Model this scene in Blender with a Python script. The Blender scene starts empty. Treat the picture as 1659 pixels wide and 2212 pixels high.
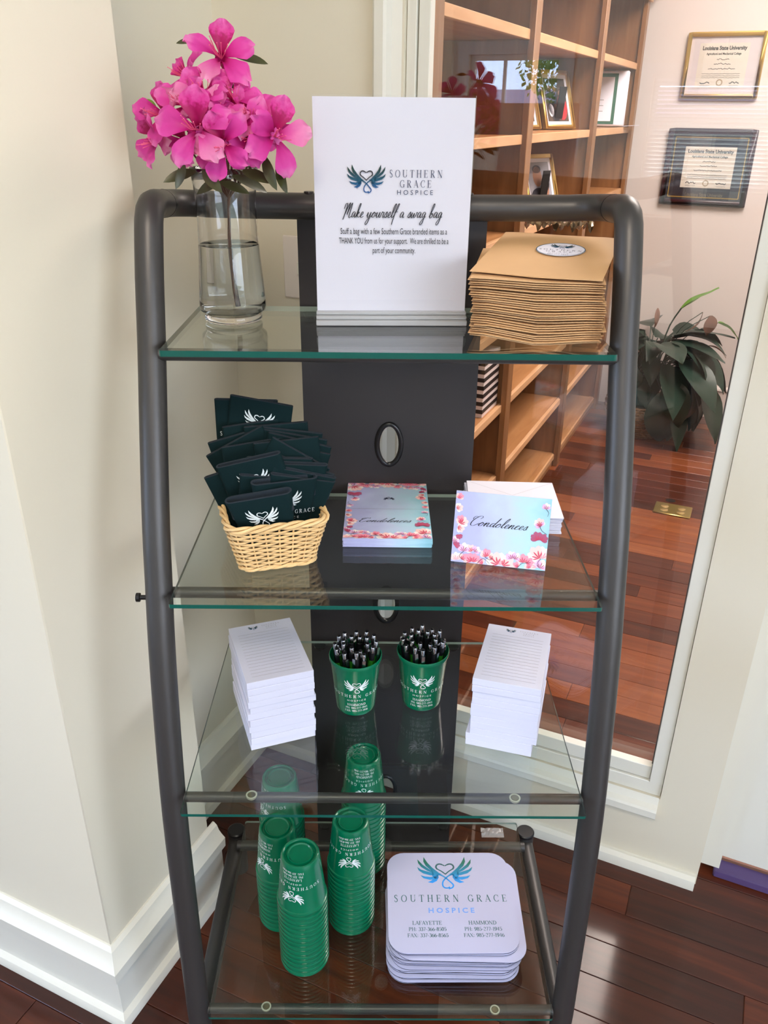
import bpy, bmesh, math, random
from mathutils import Vector, Matrix, Euler
R = math.radians; PI = math.pi
C = bpy.context.scene.collection
SC = bpy.context.scene
rnd = random.Random(7)
TH = R(24.5)                                     # the room is turned 24.5 degrees against the rack
UX, UY, NX, NY = math.cos(TH), -math.sin(TH), math.sin(TH), math.cos(TH)
def W3(s, t, z=0): return Vector((s*UX + t*NX, s*UY + t*NY, z))

# ------------------------------------------------------------------ camera
cam = bpy.data.cameras.new('camera'); cob = bpy.data.objects.new('camera', cam); C.objects.link(cob)
YAW, PITCH, ROLL = 0.00701, 0.45706, 0.01147
fw = Vector((math.sin(YAW)*math.cos(PITCH), math.cos(YAW)*math.cos(PITCH), -math.sin(PITCH)))
rt = Vector((math.cos(YAW), -math.sin(YAW), 0)); up = rt.cross(fw)
r2 = rt*math.cos(ROLL) + up*math.sin(ROLL); u2 = up*math.cos(ROLL) - rt*math.sin(ROLL)
M = Matrix((r2, u2, -fw)).transposed().to_4x4(); M.translation = Vector((-0.0106, 0, 1.52))
cob.matrix_world = M
cam.sensor_fit = 'VERTICAL'; cam.sensor_height = 36; cam.lens = 1768.04/2212*36; cam.clip_start = .02
SC.camera = cob
# ------------------------------------------------------------------ view, sky, daylight
vs = SC.view_settings; vs.view_transform = 'Standard'; vs.look = 'None'; vs.gamma = 1; vs.use_curve_mapping = False
vs.exposure = 0.66
cy = SC.cycles
cy.sample_clamp_indirect = 4; cy.transparent_max_bounces = 24; cy.max_bounces = 9; cy.diffuse_bounces = 4
SKY = 7.5
wd = bpy.data.worlds.new('sky'); SC.world = wd; wd.use_nodes = True
nt = wd.node_tree; nt.nodes.clear()
def wn(t): return nt.nodes.new(t)
wo = wn('ShaderNodeOutputWorld'); bg = wn('ShaderNodeBackground'); bg.inputs[1].default_value = SKY
tc = wn('ShaderNodeTexCoord'); ns = wn('ShaderNodeTexNoise'); ns.inputs['Scale'].default_value = 3.1; ns.inputs['Detail'].default_value = 6
cr = wn('ShaderNodeValToRGB'); cr.color_ramp.elements[0].position = .42; cr.color_ramp.elements[1].position = .62
cr.color_ramp.elements[0].color = (.44, .62, 1, 1); cr.color_ramp.elements[1].color = (.93, .96, 1, 1)
nt.links.new(tc.outputs['Generated'], ns.inputs['Vector']); nt.links.new(ns.outputs['Fac'], cr.inputs[0])
nt.links.new(cr.outputs[0], bg.inputs[0]); nt.links.new(bg.outputs[0], wo.inputs[0])

def portal(s, t, z, sx, sz, heading):
    """light portal in a window opening: guides the sampling of the sky, gives no light of its own"""
    l = bpy.data.lights.new('window_portal', 'AREA'); l.shape = 'RECTANGLE'; l.size = sx; l.size_y = sz
    l.cycles.is_portal = True
    o = bpy.data.objects.new('window_portal', l); C.objects.link(o)
    o.location = W3(s, t, z); d = W3(*heading)
    o.rotation_euler = d.to_track_quat('-Z', 'Z').to_euler()
portal(-2.05, -4.06, 1.715, .74, .39, (0, 1, 0))
portal(-.45, -4.06, 1.375, 1.1, .75, (0, 1, 0))
portal(-3.06, -1.9, 1.5, 2.4, 1.7, (1, 0, 0))
portal(3.26, -1.5, 1.45, 3.4, 1.9, (-1, 0, 0))

# ------------------------------------------------------------------ materials
def lin(c):
    return tuple(((x/255)/12.92 if x/255 <= .04045 else ((x/255+.055)/1.055)**2.4) for x in c) + (1,)
def node_mat(name):
    m = bpy.data.materials.new(name); m.use_nodes = True
    return m, m.node_tree, m.node_tree.nodes['Principled BSDF']
def mat(name, rgb, rough=.5, metal=0, spec=.5, bump=0, bscale=60, vary=0, vscale=8, coat=0, trans=0, sheen=0):
    m, t, b = node_mat(name)
    b.inputs['Base Color'].default_value = lin(rgb); b.inputs['Roughness'].default_value = rough
    b.inputs['Metallic'].default_value = metal; b.inputs['Specular IOR Level'].default_value = spec
    b.inputs['Coat Weight'].default_value = coat; b.inputs['Coat Roughness'].default_value = .08
    b.inputs['Sheen Weight'].default_value = sheen
    if bump or vary:
        tc = t.nodes.new('ShaderNodeTexCoord'); n = t.nodes.new('ShaderNodeTexNoise')
        n.inputs['Detail'].default_value = 4
        t.links.new(tc.outputs['Object'], n.inputs['Vector'])
    if bump:
        n.inputs['Scale'].default_value = bscale
        bp = t.nodes.new('ShaderNodeBump'); bp.inputs['Strength'].default_value = bump; bp.inputs['Distance'].default_value = .002
        t.links.new(n.outputs['Fac'], bp.inputs['Height']); t.links.new(bp.outputs[0], b.inputs['Normal'])
    if vary:
        n2 = t.nodes.new('ShaderNodeTexNoise'); n2.inputs['Scale'].default_value = vscale
        t.links.new(tc.outputs['Object'], n2.inputs['Vector'])
        hs = t.nodes.new('ShaderNodeMixRGB'); c = lin(rgb)
        hs.inputs[1].default_value = tuple(x*(1-vary) for x in c[:3])+(1,); hs.inputs[2].default_value = tuple(min(1, x*(1+vary)) for x in c[:3])+(1,)
        t.links.new(n2.outputs['Fac'], hs.inputs[0]); t.links.new(hs.outputs[0], b.inputs['Base Color'])
    if trans:
        tr = t.nodes.new('ShaderNodeBsdfTranslucent'); tr.inputs[0].default_value = lin(rgb)
        mx = t.nodes.new('ShaderNodeMixShader'); mx.inputs[0].default_value = trans
        out = t.nodes['Material Output']
        t.links.new(b.outputs[0], mx.inputs[1]); t.links.new(tr.outputs[0], mx.inputs[2]); t.links.new(mx.outputs[0], out.inputs[0])
    return m
def sheet_glass(name, tint, refl=1.0, ior=1.5):
    """flat sheet: straight-through transmission with Fresnel reflection on both faces"""
    m = bpy.data.materials.new(name); m.use_nodes = True; t = m.node_tree; t.nodes.clear()
    o = t.nodes.new('ShaderNodeOutputMaterial'); mx = t.nodes.new('ShaderNodeMixShader')
    tr = t.nodes.new('ShaderNodeBsdfTransparent'); tr.inputs[0].default_value = tint
    gl = t.nodes.new('ShaderNodeBsdfGlossy'); gl.inputs['Roughness'].default_value = 0; gl.inputs[0].default_value = (refl, refl, refl, 1)
    fr = t.nodes.new('ShaderNodeFresnel'); ge = t.nodes.new('ShaderNodeNewGeometry'); mr = t.nodes.new('ShaderNodeMapRange')
    mr.inputs['To Min'].default_value = ior; mr.inputs['To Max'].default_value = 1/ior
    t.links.new(ge.outputs['Backfacing'], mr.inputs['Value']); t.links.new(mr.outputs[0], fr.inputs['IOR'])
    t.links.new(fr.outputs[0], mx.inputs[0]); t.links.new(tr.outputs[0], mx.inputs[1]); t.links.new(gl.outputs[0], mx.inputs[2])
    t.links.new(mx.outputs[0], o.inputs[0])
    return m
def solid_glass(name, ior, col=(1, 1, 1, 1)):
    m = bpy.data.materials.new(name); m.use_nodes = True; t = m.node_tree; t.nodes.clear()
    o = t.nodes.new('ShaderNodeOutputMaterial'); g = t.nodes.new('ShaderNodeBsdfGlass')
    g.inputs['IOR'].default_value = ior; g.inputs['Roughness'].default_value = 0; g.inputs[0].default_value = col
    t.links.new(g.outputs[0], o.inputs[0]); return m
def glow(name, rgb, strength):
    m = bpy.data.materials.new(name); m.use_nodes = True; t = m.node_tree; t.nodes.clear()
    o = t.nodes.new('ShaderNodeOutputMaterial'); e = t.nodes.new('ShaderNodeEmission')
    e.inputs[0].default_value = lin(rgb); e.inputs[1].default_value = strength
    t.links.new(e.outputs[0], o.inputs[0]); return m
def wood(name, stops, scale=(1, 14, 14), rough=.3, coat=.3, bump=.15, rand=.5, grain=.45):
    """long-grain wood: object-space stretched noise, tone also varied per object"""
    m, t, b = node_mat(name)
    tc = t.nodes.new('ShaderNodeTexCoord'); mp = t.nodes.new('ShaderNodeMapping'); mp.inputs['Scale'].default_value = scale
    oi = t.nodes.new('ShaderNodeObjectInfo'); va = t.nodes.new('ShaderNodeVectorMath'); va.operation = 'ADD'
    vm = t.nodes.new('ShaderNodeVectorMath'); vm.operation = 'SCALE'; vm.inputs['Scale'].default_value = 37
    cx = t.nodes.new('ShaderNodeCombineXYZ')
    for k in range(3): t.links.new(oi.outputs['Random'], cx.inputs[k])
    t.links.new(cx.outputs[0], vm.inputs[0]); t.links.new(tc.outputs['Object'], va.inputs[0]); t.links.new(vm.outputs[0], va.inputs[1])
    t.links.new(va.outputs[0], mp.inputs['Vector'])
    n = t.nodes.new('ShaderNodeTexNoise'); n.inputs['Scale'].default_value = 3; n.inputs['Detail'].default_value = 8; n.inputs['Distortion'].default_value = .6
    t.links.new(mp.outputs[0], n.inputs['Vector'])
    ma = t.nodes.new('ShaderNodeMath'); ma.operation = 'MULTIPLY'; ma.inputs[1].default_value = grain*2
    mb_ = t.nodes.new('ShaderNodeMath'); mb_.operation = 'MULTIPLY_ADD'; mb_.inputs[1].default_value = rand
    t.links.new(n.outputs['Fac'], ma.inputs[0]); t.links.new(oi.outputs['Random'], mb_.inputs[0]); t.links.new(ma.outputs[0], mb_.inputs[2])
    sb = t.nodes.new('ShaderNodeMath'); sb.operation = 'SUBTRACT'; sb.inputs[1].default_value = grain + rand/2 - .5
    t.links.new(mb_.outputs[0], sb.inputs[0])
    r = t.nodes.new('ShaderNodeValToRGB'); e = r.color_ramp.elements
    while len(e) < len(stops): e.new(.5)
    for k, (p, c) in enumerate(stops): e[k].position = p; e[k].color = lin(c)
    t.links.new(sb.outputs[0], r.inputs[0]); t.links.new(r.outputs[0], b.inputs['Base Color'])
    b.inputs['Roughness'].default_value = rough; b.inputs['Coat Weight'].default_value = coat; b.inputs['Coat Roughness'].default_value = .12; b.inputs['Specular IOR Level'].default_value = .25
    bp = t.nodes.new('ShaderNodeBump'); bp.inputs['Strength'].default_value = bump; bp.inputs['Distance'].default_value = .002
    t.links.new(n.outputs['Fac'], bp.inputs['Height']); t.links.new(bp.outputs[0], b.inputs['Normal'])
    return m
def ramp_mat(name, stops, axis=1, lo=0, hi=1, rough=.5, trans=0, noise=0, nscale=8, coord='Object', spec=.4):
    """print or petal colour running along one object axis"""
    m, t, b = node_mat(name)
    tc = t.nodes.new('ShaderNodeTexCoord'); sp = t.nodes.new('ShaderNodeSeparateXYZ'); mr = t.nodes.new('ShaderNodeMapRange')
    mr.inputs['From Min'].default_value = lo; mr.inputs['From Max'].default_value = hi
    t.links.new(tc.outputs[coord], sp.inputs[0]); t.links.new(sp.outputs[axis], mr.inputs['Value'])
    val = mr.outputs[0]
    if noise:
        n = t.nodes.new('ShaderNodeTexNoise'); n.inputs['Scale'].default_value = nscale; n.inputs['Detail'].default_value = 5
        t.links.new(tc.outputs[coord], n.inputs['Vector'])
        a = t.nodes.new('ShaderNodeMath'); a.operation = 'MULTIPLY_ADD'; a.inputs[1].default_value = noise
        t.links.new(n.outputs['Fac'], a.inputs[0]); t.links.new(val, a.inputs[2])
        s_ = t.nodes.new('ShaderNodeMath'); s_.operation = 'SUBTRACT'; s_.inputs[1].default_value = noise/2
        t.links.new(a.outputs[0], s_.inputs[0]); val = s_.outputs[0]
    r = t.nodes.new('ShaderNodeValToRGB'); e = r.color_ramp.elements
    while len(e) < len(stops): e.new(.5)
    for k, (p, c) in enumerate(stops): e[k].position = p; e[k].color = lin(c)
    t.links.new(val, r.inputs[0]); t.links.new(r.outputs[0], b.inputs['Base Color']); b.inputs['Roughness'].default_value = rough
    b.inputs['Specular IOR Level'].default_value = spec
    if trans:
        tr = t.nodes.new('ShaderNodeBsdfTranslucent'); t.links.new(r.outputs[0], tr.inputs[0])
        mx = t.nodes.new('ShaderNodeMixShader'); mx.inputs[0].default_value = trans
        t.links.new(b.outputs[0], mx.inputs[1]); t.links.new(tr.outputs[0], mx.inputs[2]); t.links.new(mx.outputs[0], t.nodes['Material Output'].inputs[0])
    return m
PAINT = mat('wall_paint', (221, 214, 194), .55, bump=.06, bscale=180)
TRIM = mat('trim_paint', (224, 222, 210), .38, bump=.04, bscale=90)
CEIL = mat('ceiling_paint', (235, 233, 226), .8)
PINK = mat('office_paint', (216, 207, 203), .5, bump=.05, bscale=150)
OTRIM = mat('office_trim_paint', (226, 216, 210), .4)
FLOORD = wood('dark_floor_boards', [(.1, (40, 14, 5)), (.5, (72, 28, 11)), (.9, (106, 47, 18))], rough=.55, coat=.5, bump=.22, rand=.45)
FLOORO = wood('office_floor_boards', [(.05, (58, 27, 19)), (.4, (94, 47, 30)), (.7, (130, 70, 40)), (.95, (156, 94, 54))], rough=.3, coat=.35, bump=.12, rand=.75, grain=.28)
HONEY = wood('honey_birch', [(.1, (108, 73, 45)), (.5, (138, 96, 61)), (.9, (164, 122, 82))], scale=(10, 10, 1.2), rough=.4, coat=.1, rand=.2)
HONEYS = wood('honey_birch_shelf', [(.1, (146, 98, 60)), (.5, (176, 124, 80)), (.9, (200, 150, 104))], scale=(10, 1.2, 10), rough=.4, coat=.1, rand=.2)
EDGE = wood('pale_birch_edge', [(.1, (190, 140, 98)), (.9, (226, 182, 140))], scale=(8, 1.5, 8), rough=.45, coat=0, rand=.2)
STEEL = mat('charcoal_powder_coat', (74, 72, 71), .42, metal=.55, spec=.5, bump=.03, bscale=400)
PANEL = mat('charcoal_panel', (48, 45, 47), .5, metal=.2)
BLACK = mat('black_plastic', (16, 16, 20), .3)
GLASS = sheet_glass('shelf_glass', (.93, .965, .95, 1))
PANE = sheet_glass('window_glass', (.97, .975, .97, 1), ior=1.64)
ACRYL = sheet_glass('clear_acrylic', (.985, .985, .99, 1))
GEDGE = mat('green_glass_edge', (8, 84, 74), .12, spec=.8); GEDGEB = mat('highlight_glass_edge', (150, 166, 156), .2, spec=.8); GEDGES = mat('side_glass_edge', (70, 84, 80), .2, spec=.8)  # back edge of the same glass: its bright highlight is put into the colour
VASEG = solid_glass('vase_glass', 1.45); WATER = solid_glass('water', 1.33, (.985, 1, .985, 1))
WHITE = mat('white_paper', (232, 232, 246), .6)
GLOSSP = mat('glossy_white_print', (214, 214, 224), .15)
PAPERE = ramp_mat('paper_edges', [(.3, (208, 210, 228)), (.7, (236, 236, 248))], 2, 0, 1, .7, noise=2.2, nscale=1)
KRAFT = mat('kraft_paper', (206, 164, 116), .7, bump=.1, bscale=40, vary=.06, vscale=20)
INK = mat('black_ink', (26, 28, 36), .5); GREY = mat('grey_rule_ink', (150, 150, 160), .6)
WHITEP = mat('white_print', (226, 236, 238), .4)
TEALI = mat('teal_ink', (30, 92, 96), .5); SKYI = mat('sky_blue_ink', (112, 160, 236), .5); SLATE = mat('slate_ink', (58, 66, 92), .5)
LOGOC = ramp_mat('logo_teal_blue_print', [(.28, (40, 150, 240)), (.5, (30, 140, 190)), (.8, (28, 110, 92))], 1, -.38, .38, .5)
LOGOD = ramp_mat('logo_dark_teal_print', [(.2, (24, 80, 140)), (.45, (14, 78, 104)), (.8, (16, 52, 50))], 1, -.38, .38, .4)
CUPG = mat('green_plastic', (0, 106, 72), .22, spec=.5, coat=.15)
SLEEVE = mat('dark_teal_foam', (3, 30, 33), .85, spec=.2, bump=.08, bscale=900)
SLEEVEI = mat('charcoal_foam_edge', (44, 52, 60), .9, spec=.2, bump=.2, bscale=900)
WICKER = mat('willow', (230, 194, 138), .5, vary=.22, vscale=26)
MAGENTA = ramp_mat('azalea_petal', [(0, (172, 14, 92)), (.3, (204, 36, 140)), (.75, (224, 72, 172)), (1, (236, 130, 196))], 1, 0, .048, .5, trans=.35, noise=.25, nscale=60)
MAGENTAB = ramp_mat('azalea_blotched_petal', [(0, (150, 4, 70)), (.45, (176, 14, 100)), (.6, (214, 50, 150)), (1, (230, 110, 190))], 1, 0, .048, .5, trans=.35, noise=.6, nscale=160)
MAGENTAP = ramp_mat('azalea_highlight_petal', [(0, (196, 30, 120)), (.35, (222, 84, 166)), (.75, (238, 140, 192)), (1, (244, 176, 212))], 1, 0, .048, .5, trans=.35, noise=.3, nscale=60)  # paler copy of the petal, with highlights put into its colour
STAM = mat('stamen_pink', (236, 96, 140), .5)
LEAFD = mat('dark_leaf', (58, 62, 32), .4, vary=.3, vscale=40); LEAFL = mat('light_leaf', (118, 150, 48), .45, trans=.3)
STEM = mat('woody_stem', (96, 62, 44), .8, bump=.5, bscale=300, vary=.35, vscale=120)
SILVER = mat('chrome', (214, 214, 218), .18, metal=1)
BRASS = mat('brass', (214, 190, 120), .28, metal=.9)
GOLD = mat('gold_frame', (200, 168, 92), .35, metal=.6)
MAHOG = mat('mahogany_frame', (52, 20, 30), .3, coat=.3)
NAVY = mat('navy_mat', (22, 28, 48), .6); CREAM = mat('cream_paper', (234, 226, 216), .6)
PADTOP = mat('white_fabric_pad', (184, 186, 216), .7, bump=.05, bscale=1500); RUBBER = mat('black_rubber', (22, 22, 34), .7)
PGREEN = mat('pen_green_barrel', (38, 120, 30), .25)
PLANT = mat('dark_plant_leaf', (38, 58, 48), .35, vary=.3, vscale=12); PLANTL = mat('bright_plant_leaf', (104, 150, 56), .4, trans=.2)
BROWNL = mat('withered_leaf', (122, 88, 74), .7, vary=.3, vscale=20)
PURPLE = mat('purple_painted_sill', (84, 66, 112), .5, bump=.3, bscale=60)
BLIND = mat('white_blind', (236, 236, 232), .5)
BARK = mat('bark', (84, 66, 52), .9); TREEG = mat('tree_foliage', (104, 134, 62), .7, trans=.3); ROOF = mat('grey_roof', (120, 110, 128), .8)
GRASSM = mat('outside_ground', (118, 124, 104), .9)
M_PET = [mat('magnolia_white', (250, 240, 236), .5), mat('magnolia_blush', (250, 206, 202), .5), mat('magnolia_pink', (240, 150, 172), .5),
         mat('magnolia_rose', (206, 62, 96), .5), mat('twig_ink', (54, 44, 62), .5), mat('magnolia_lilac', (226, 184, 222), .5), mat('magnolia_mauve', (172, 84, 120), .5)]
CARD = ramp_mat('watercolour_card', [(.15, (176, 180, 222)), (.5, (190, 204, 234)), (.8, (176, 216, 234)), (1, (150, 206, 224))], 0, -.07, .07, .45, noise=.7, nscale=22)

# ------------------------------------------------------------------ mesh helpers
class MB:
    def __init__(s): s.v = []; s.f = []; s.m = []
    def add(s, vs, fs, mi=0):
        b = len(s.v); s.v += [tuple(p) for p in vs]
        for f in fs: s.f.append(tuple(i+b for i in f)); s.m.append(mi)
        return s
    def box(s, x0, x1, y0, y1, z0, z1, mi=0):
        return s.add([(x0,y0,z0),(x1,y0,z0),(x1,y1,z0),(x0,y1,z0),(x0,y0,z1),(x1,y0,z1),(x1,y1,z1),(x0,y1,z1)],
                     [(0,3,2,1),(4,5,6,7),(0,1,5,4),(1,2,6,5),(2,3,7,6),(3,0,4,7)], mi)
    def tube(s, path, r, seg=12, caps=True, mi=0, closed=False):
        P = [Vector(p) for p in path]; n = len(P); rs = r if isinstance(r, (list, tuple)) else [r]*n
        T = []
        for i in range(n):
            a = P[i-1] if (i or closed) else P[i]; b = P[(i+1) % n] if (i < n-1 or closed) else P[i]
            T.append((b-a).normalized())
        ref = Vector((0,0,1)) if abs(T[0].z) < .9 else Vector((1,0,0))
        N = (ref - T[0]*ref.dot(T[0])).normalized(); vs = []
        for i in range(n):
            N = (N - T[i]*N.dot(T[i])).normalized(); B = T[i].cross(N)
            for k in range(seg):
                a = 2*PI*k/seg; vs.append(P[i] + N*(rs[i]*math.cos(a)) + B*(rs[i]*math.sin(a)))
        fs = []
        for i in range(n if closed else n-1):
            j = (i+1) % n
            for k in range(seg):
                l = (k+1) % seg; fs.append((i*seg+k, i*seg+l, j*seg+l, j*seg+k))
        if caps and not closed:
            fs.append(tuple(range(seg))[::-1]); fs.append(tuple((n-1)*seg+k for k in range(seg)))
        return s.add(vs, fs, mi)
    def lathe(s, prof, seg=32, c=(0,0,0), mi=0):
        vs = []; fs = []; n = len(prof)
        for r, z in prof:
            for k in range(seg):
                a = 2*PI*k/seg; vs.append((c[0]+max(r,1e-5)*math.cos(a), c[1]+max(r,1e-5)*math.sin(a), c[2]+z))
        for i in range(n-1):
            for k in range(seg):
                l = (k+1) % seg; fs.append((i*seg+k, i*seg+l, (i+1)*seg+l, (i+1)*seg+k))
        return s.add(vs, fs, mi)
    def prism(s, poly, z0, z1, mi=0, mtop=None):
        n = len(poly); vs = [(x,y,z0) for x,y in poly] + [(x,y,z1) for x,y in poly]
        s.add(vs, [tuple(range(n))[::-1]] + [(k,(k+1)%n,n+(k+1)%n,n+k) for k in range(n)], mi)
        return s.add([(x,y,z1) for x,y in poly], [tuple(range(n))], mi if mtop is None else mtop)
    def mesh(s, name, mats, smooth=True, bevel=0, angle=38):
        me = bpy.data.meshes.new(name); me.from_pydata(s.v, [], s.f)
        for m in mats: me.materials.append(m)
        if len(mats) > 1: me.polygons.foreach_set('material_index', s.m)
        if bevel:
            bm = bmesh.new(); bm.from_mesh(me); bmesh.ops.remove_doubles(bm, verts=bm.verts, dist=1e-6)
            ed = [e for e in bm.edges if len(e.link_faces) == 2 and e.calc_face_angle(0) > .6]
            bmesh.ops.bevel(bm, geom=ed, offset=bevel, segments=1, affect='EDGES', clamp_overlap=True); bm.to_mesh(me); bm.free()
        if smooth:
            me.polygons.foreach_set('use_smooth', [True]*len(me.polygons)); me.set_sharp_from_angle(angle=R(angle))
        me.update(); return me
    def build(s, name, mats, parent=None, loc=(0,0,0), rot=(0,0,0), **kw):
        if not isinstance(mats, (list, tuple)): mats = [mats]
        return put(name, s.mesh(name, mats, **kw), parent, loc, rot)
def put(name, me, parent=None, loc=(0,0,0), rot=(0,0,0), scale=None):
    o = bpy.data.objects.new(name, me); C.objects.link(o); o.location = loc; o.rotation_euler = rot
    if scale: o.scale = scale
    if parent: o.parent = parent
    return o
def tag(o, label, cat, group=None):
    o['label'] = label; o['category'] = cat
    if group: o['group'] = group
    return o
def thing(name, label, cat, loc=(0,0,0), rot=(0,0,0), group=None):
    return tag(put(name, None, None, loc, rot), label, cat, group)
def struct(o): o['kind'] = 'structure'; return o
def stuff(o): o['kind'] = 'stuff'; return o
def dup(root, loc, rot, label, parent=None):
    r = root.copy(); C.objects.link(r); r.location = loc; r.rotation_euler = rot; r['label'] = label
    for ch in list(root.children):
        c = ch.copy(); C.objects.link(c); c.parent = r
        for g in ch.children:
            d = g.copy(); C.objects.link(d); d.parent = c
    return r
RROT = (0, 0, -TH)                                # objects built in room coordinates (s, t, z)
ORD = ['topmost', 'second', 'third', 'fourth', 'fifth', 'sixth', 'seventh', 'eighth', 'ninth', 'tenth', 'eleventh', 'twelfth', 'thirteenth', 'fourteenth',
       'fifteenth', 'sixteenth', 'seventeenth', 'eighteenth', 'nineteenth', 'twentieth'] + ['twenty-'+w for w in ('first','second','third','fourth','fifth','sixth','seventh','eighth','ninth')] + ['thirtieth'] + ['thirty-'+w for w in ('first','second','third','fourth','fifth','sixth')]
def arc(cx, cy, rx, ry, a0, a1, n=8): return [(cx+rx*math.cos(R(a0+(a1-a0)*k/n)), cy+ry*math.sin(R(a0+(a1-a0)*k/n))) for k in range(n+1)]
def rrect(w, d, r, n=6): 
    return arc(w/2-r, d/2-r, r, r, 0, 90, n) + arc(-w/2+r, d/2-r, r, r, 90, 180, n) + arc(-w/2+r, -d/2+r, r, r, 180, 270, n) + arc(w/2-r, -d/2+r, r, r, 270, 360, n)
def spline(pts, sub=6):
    P = [Vector((p[0], p[1], p[2] if len(p) > 2 else 0)) for p in pts]; out = []
    for i in range(len(P)-1):
        a, b, c, d = P[max(i-1,0)], P[i], P[i+1], P[min(i+2,len(P)-1)]
        for k in range(sub):
            t = k/sub; out.append(.5*((2*b)+(c-a)*t+(2*a-5*b+4*c-d)*t*t+(3*b-a-3*c+d)*t**3))
    return out + [P[-1]]

# ------------------------------------------------------------------ lettering and the winged-heart mark (2D polygons)
def quad_stroke(x0, y0, x1, y1, w):
    dx, dy = x1-x0, y1-y0; l = math.hypot(dx, dy) or 1; nx, ny = -dy/l*w/2, dx/l*w/2
    return [(x0+nx, y0+ny), (x0-nx, y0-ny), (x1-nx, y1-ny), (x1+nx, y1+ny)]
def ribbon(pts, wf):
    n = len(pts); L = []; Rr = []; out = []
    for i in range(n):
        a = pts[max(i-1,0)]; b = pts[min(i+1,n-1)]; dx, dy = b[0]-a[0], b[1]-a[1]; l = math.hypot(dx, dy) or 1
        w = wf(i/(n-1), dx/l, dy/l)/2; L.append((pts[i][0]-dy/l*w, pts[i][1]+dx/l*w)); Rr.append((pts[i][0]+dy/l*w, pts[i][1]-dx/l*w))
    for i in range(n-1): out.append([L[i], Rr[i], Rr[i+1], L[i+1]])
    return out
TK, TN = .135, .05
def S_(x0, y0, x1, y1, w=TK): return [quad_stroke(x0, y0, x1, y1, w)]
def A_(cx, cy, rx, ry, a0, a1, n=12): return ribbon(arc(cx, cy, rx, ry, a0, a1, n), lambda t, dx, dy: TN+(TK-TN)*abs(dy)**1.5)
def sf(x, y, w=.15): return S_(x-w, y, x+w, y, TN)
def stem(x, top=1, serif=3): return S_(x, 0, x, top) + (sf(x, .025) if serif & 1 else []) + (sf(x, top-.025) if serif & 2 else [])
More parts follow.
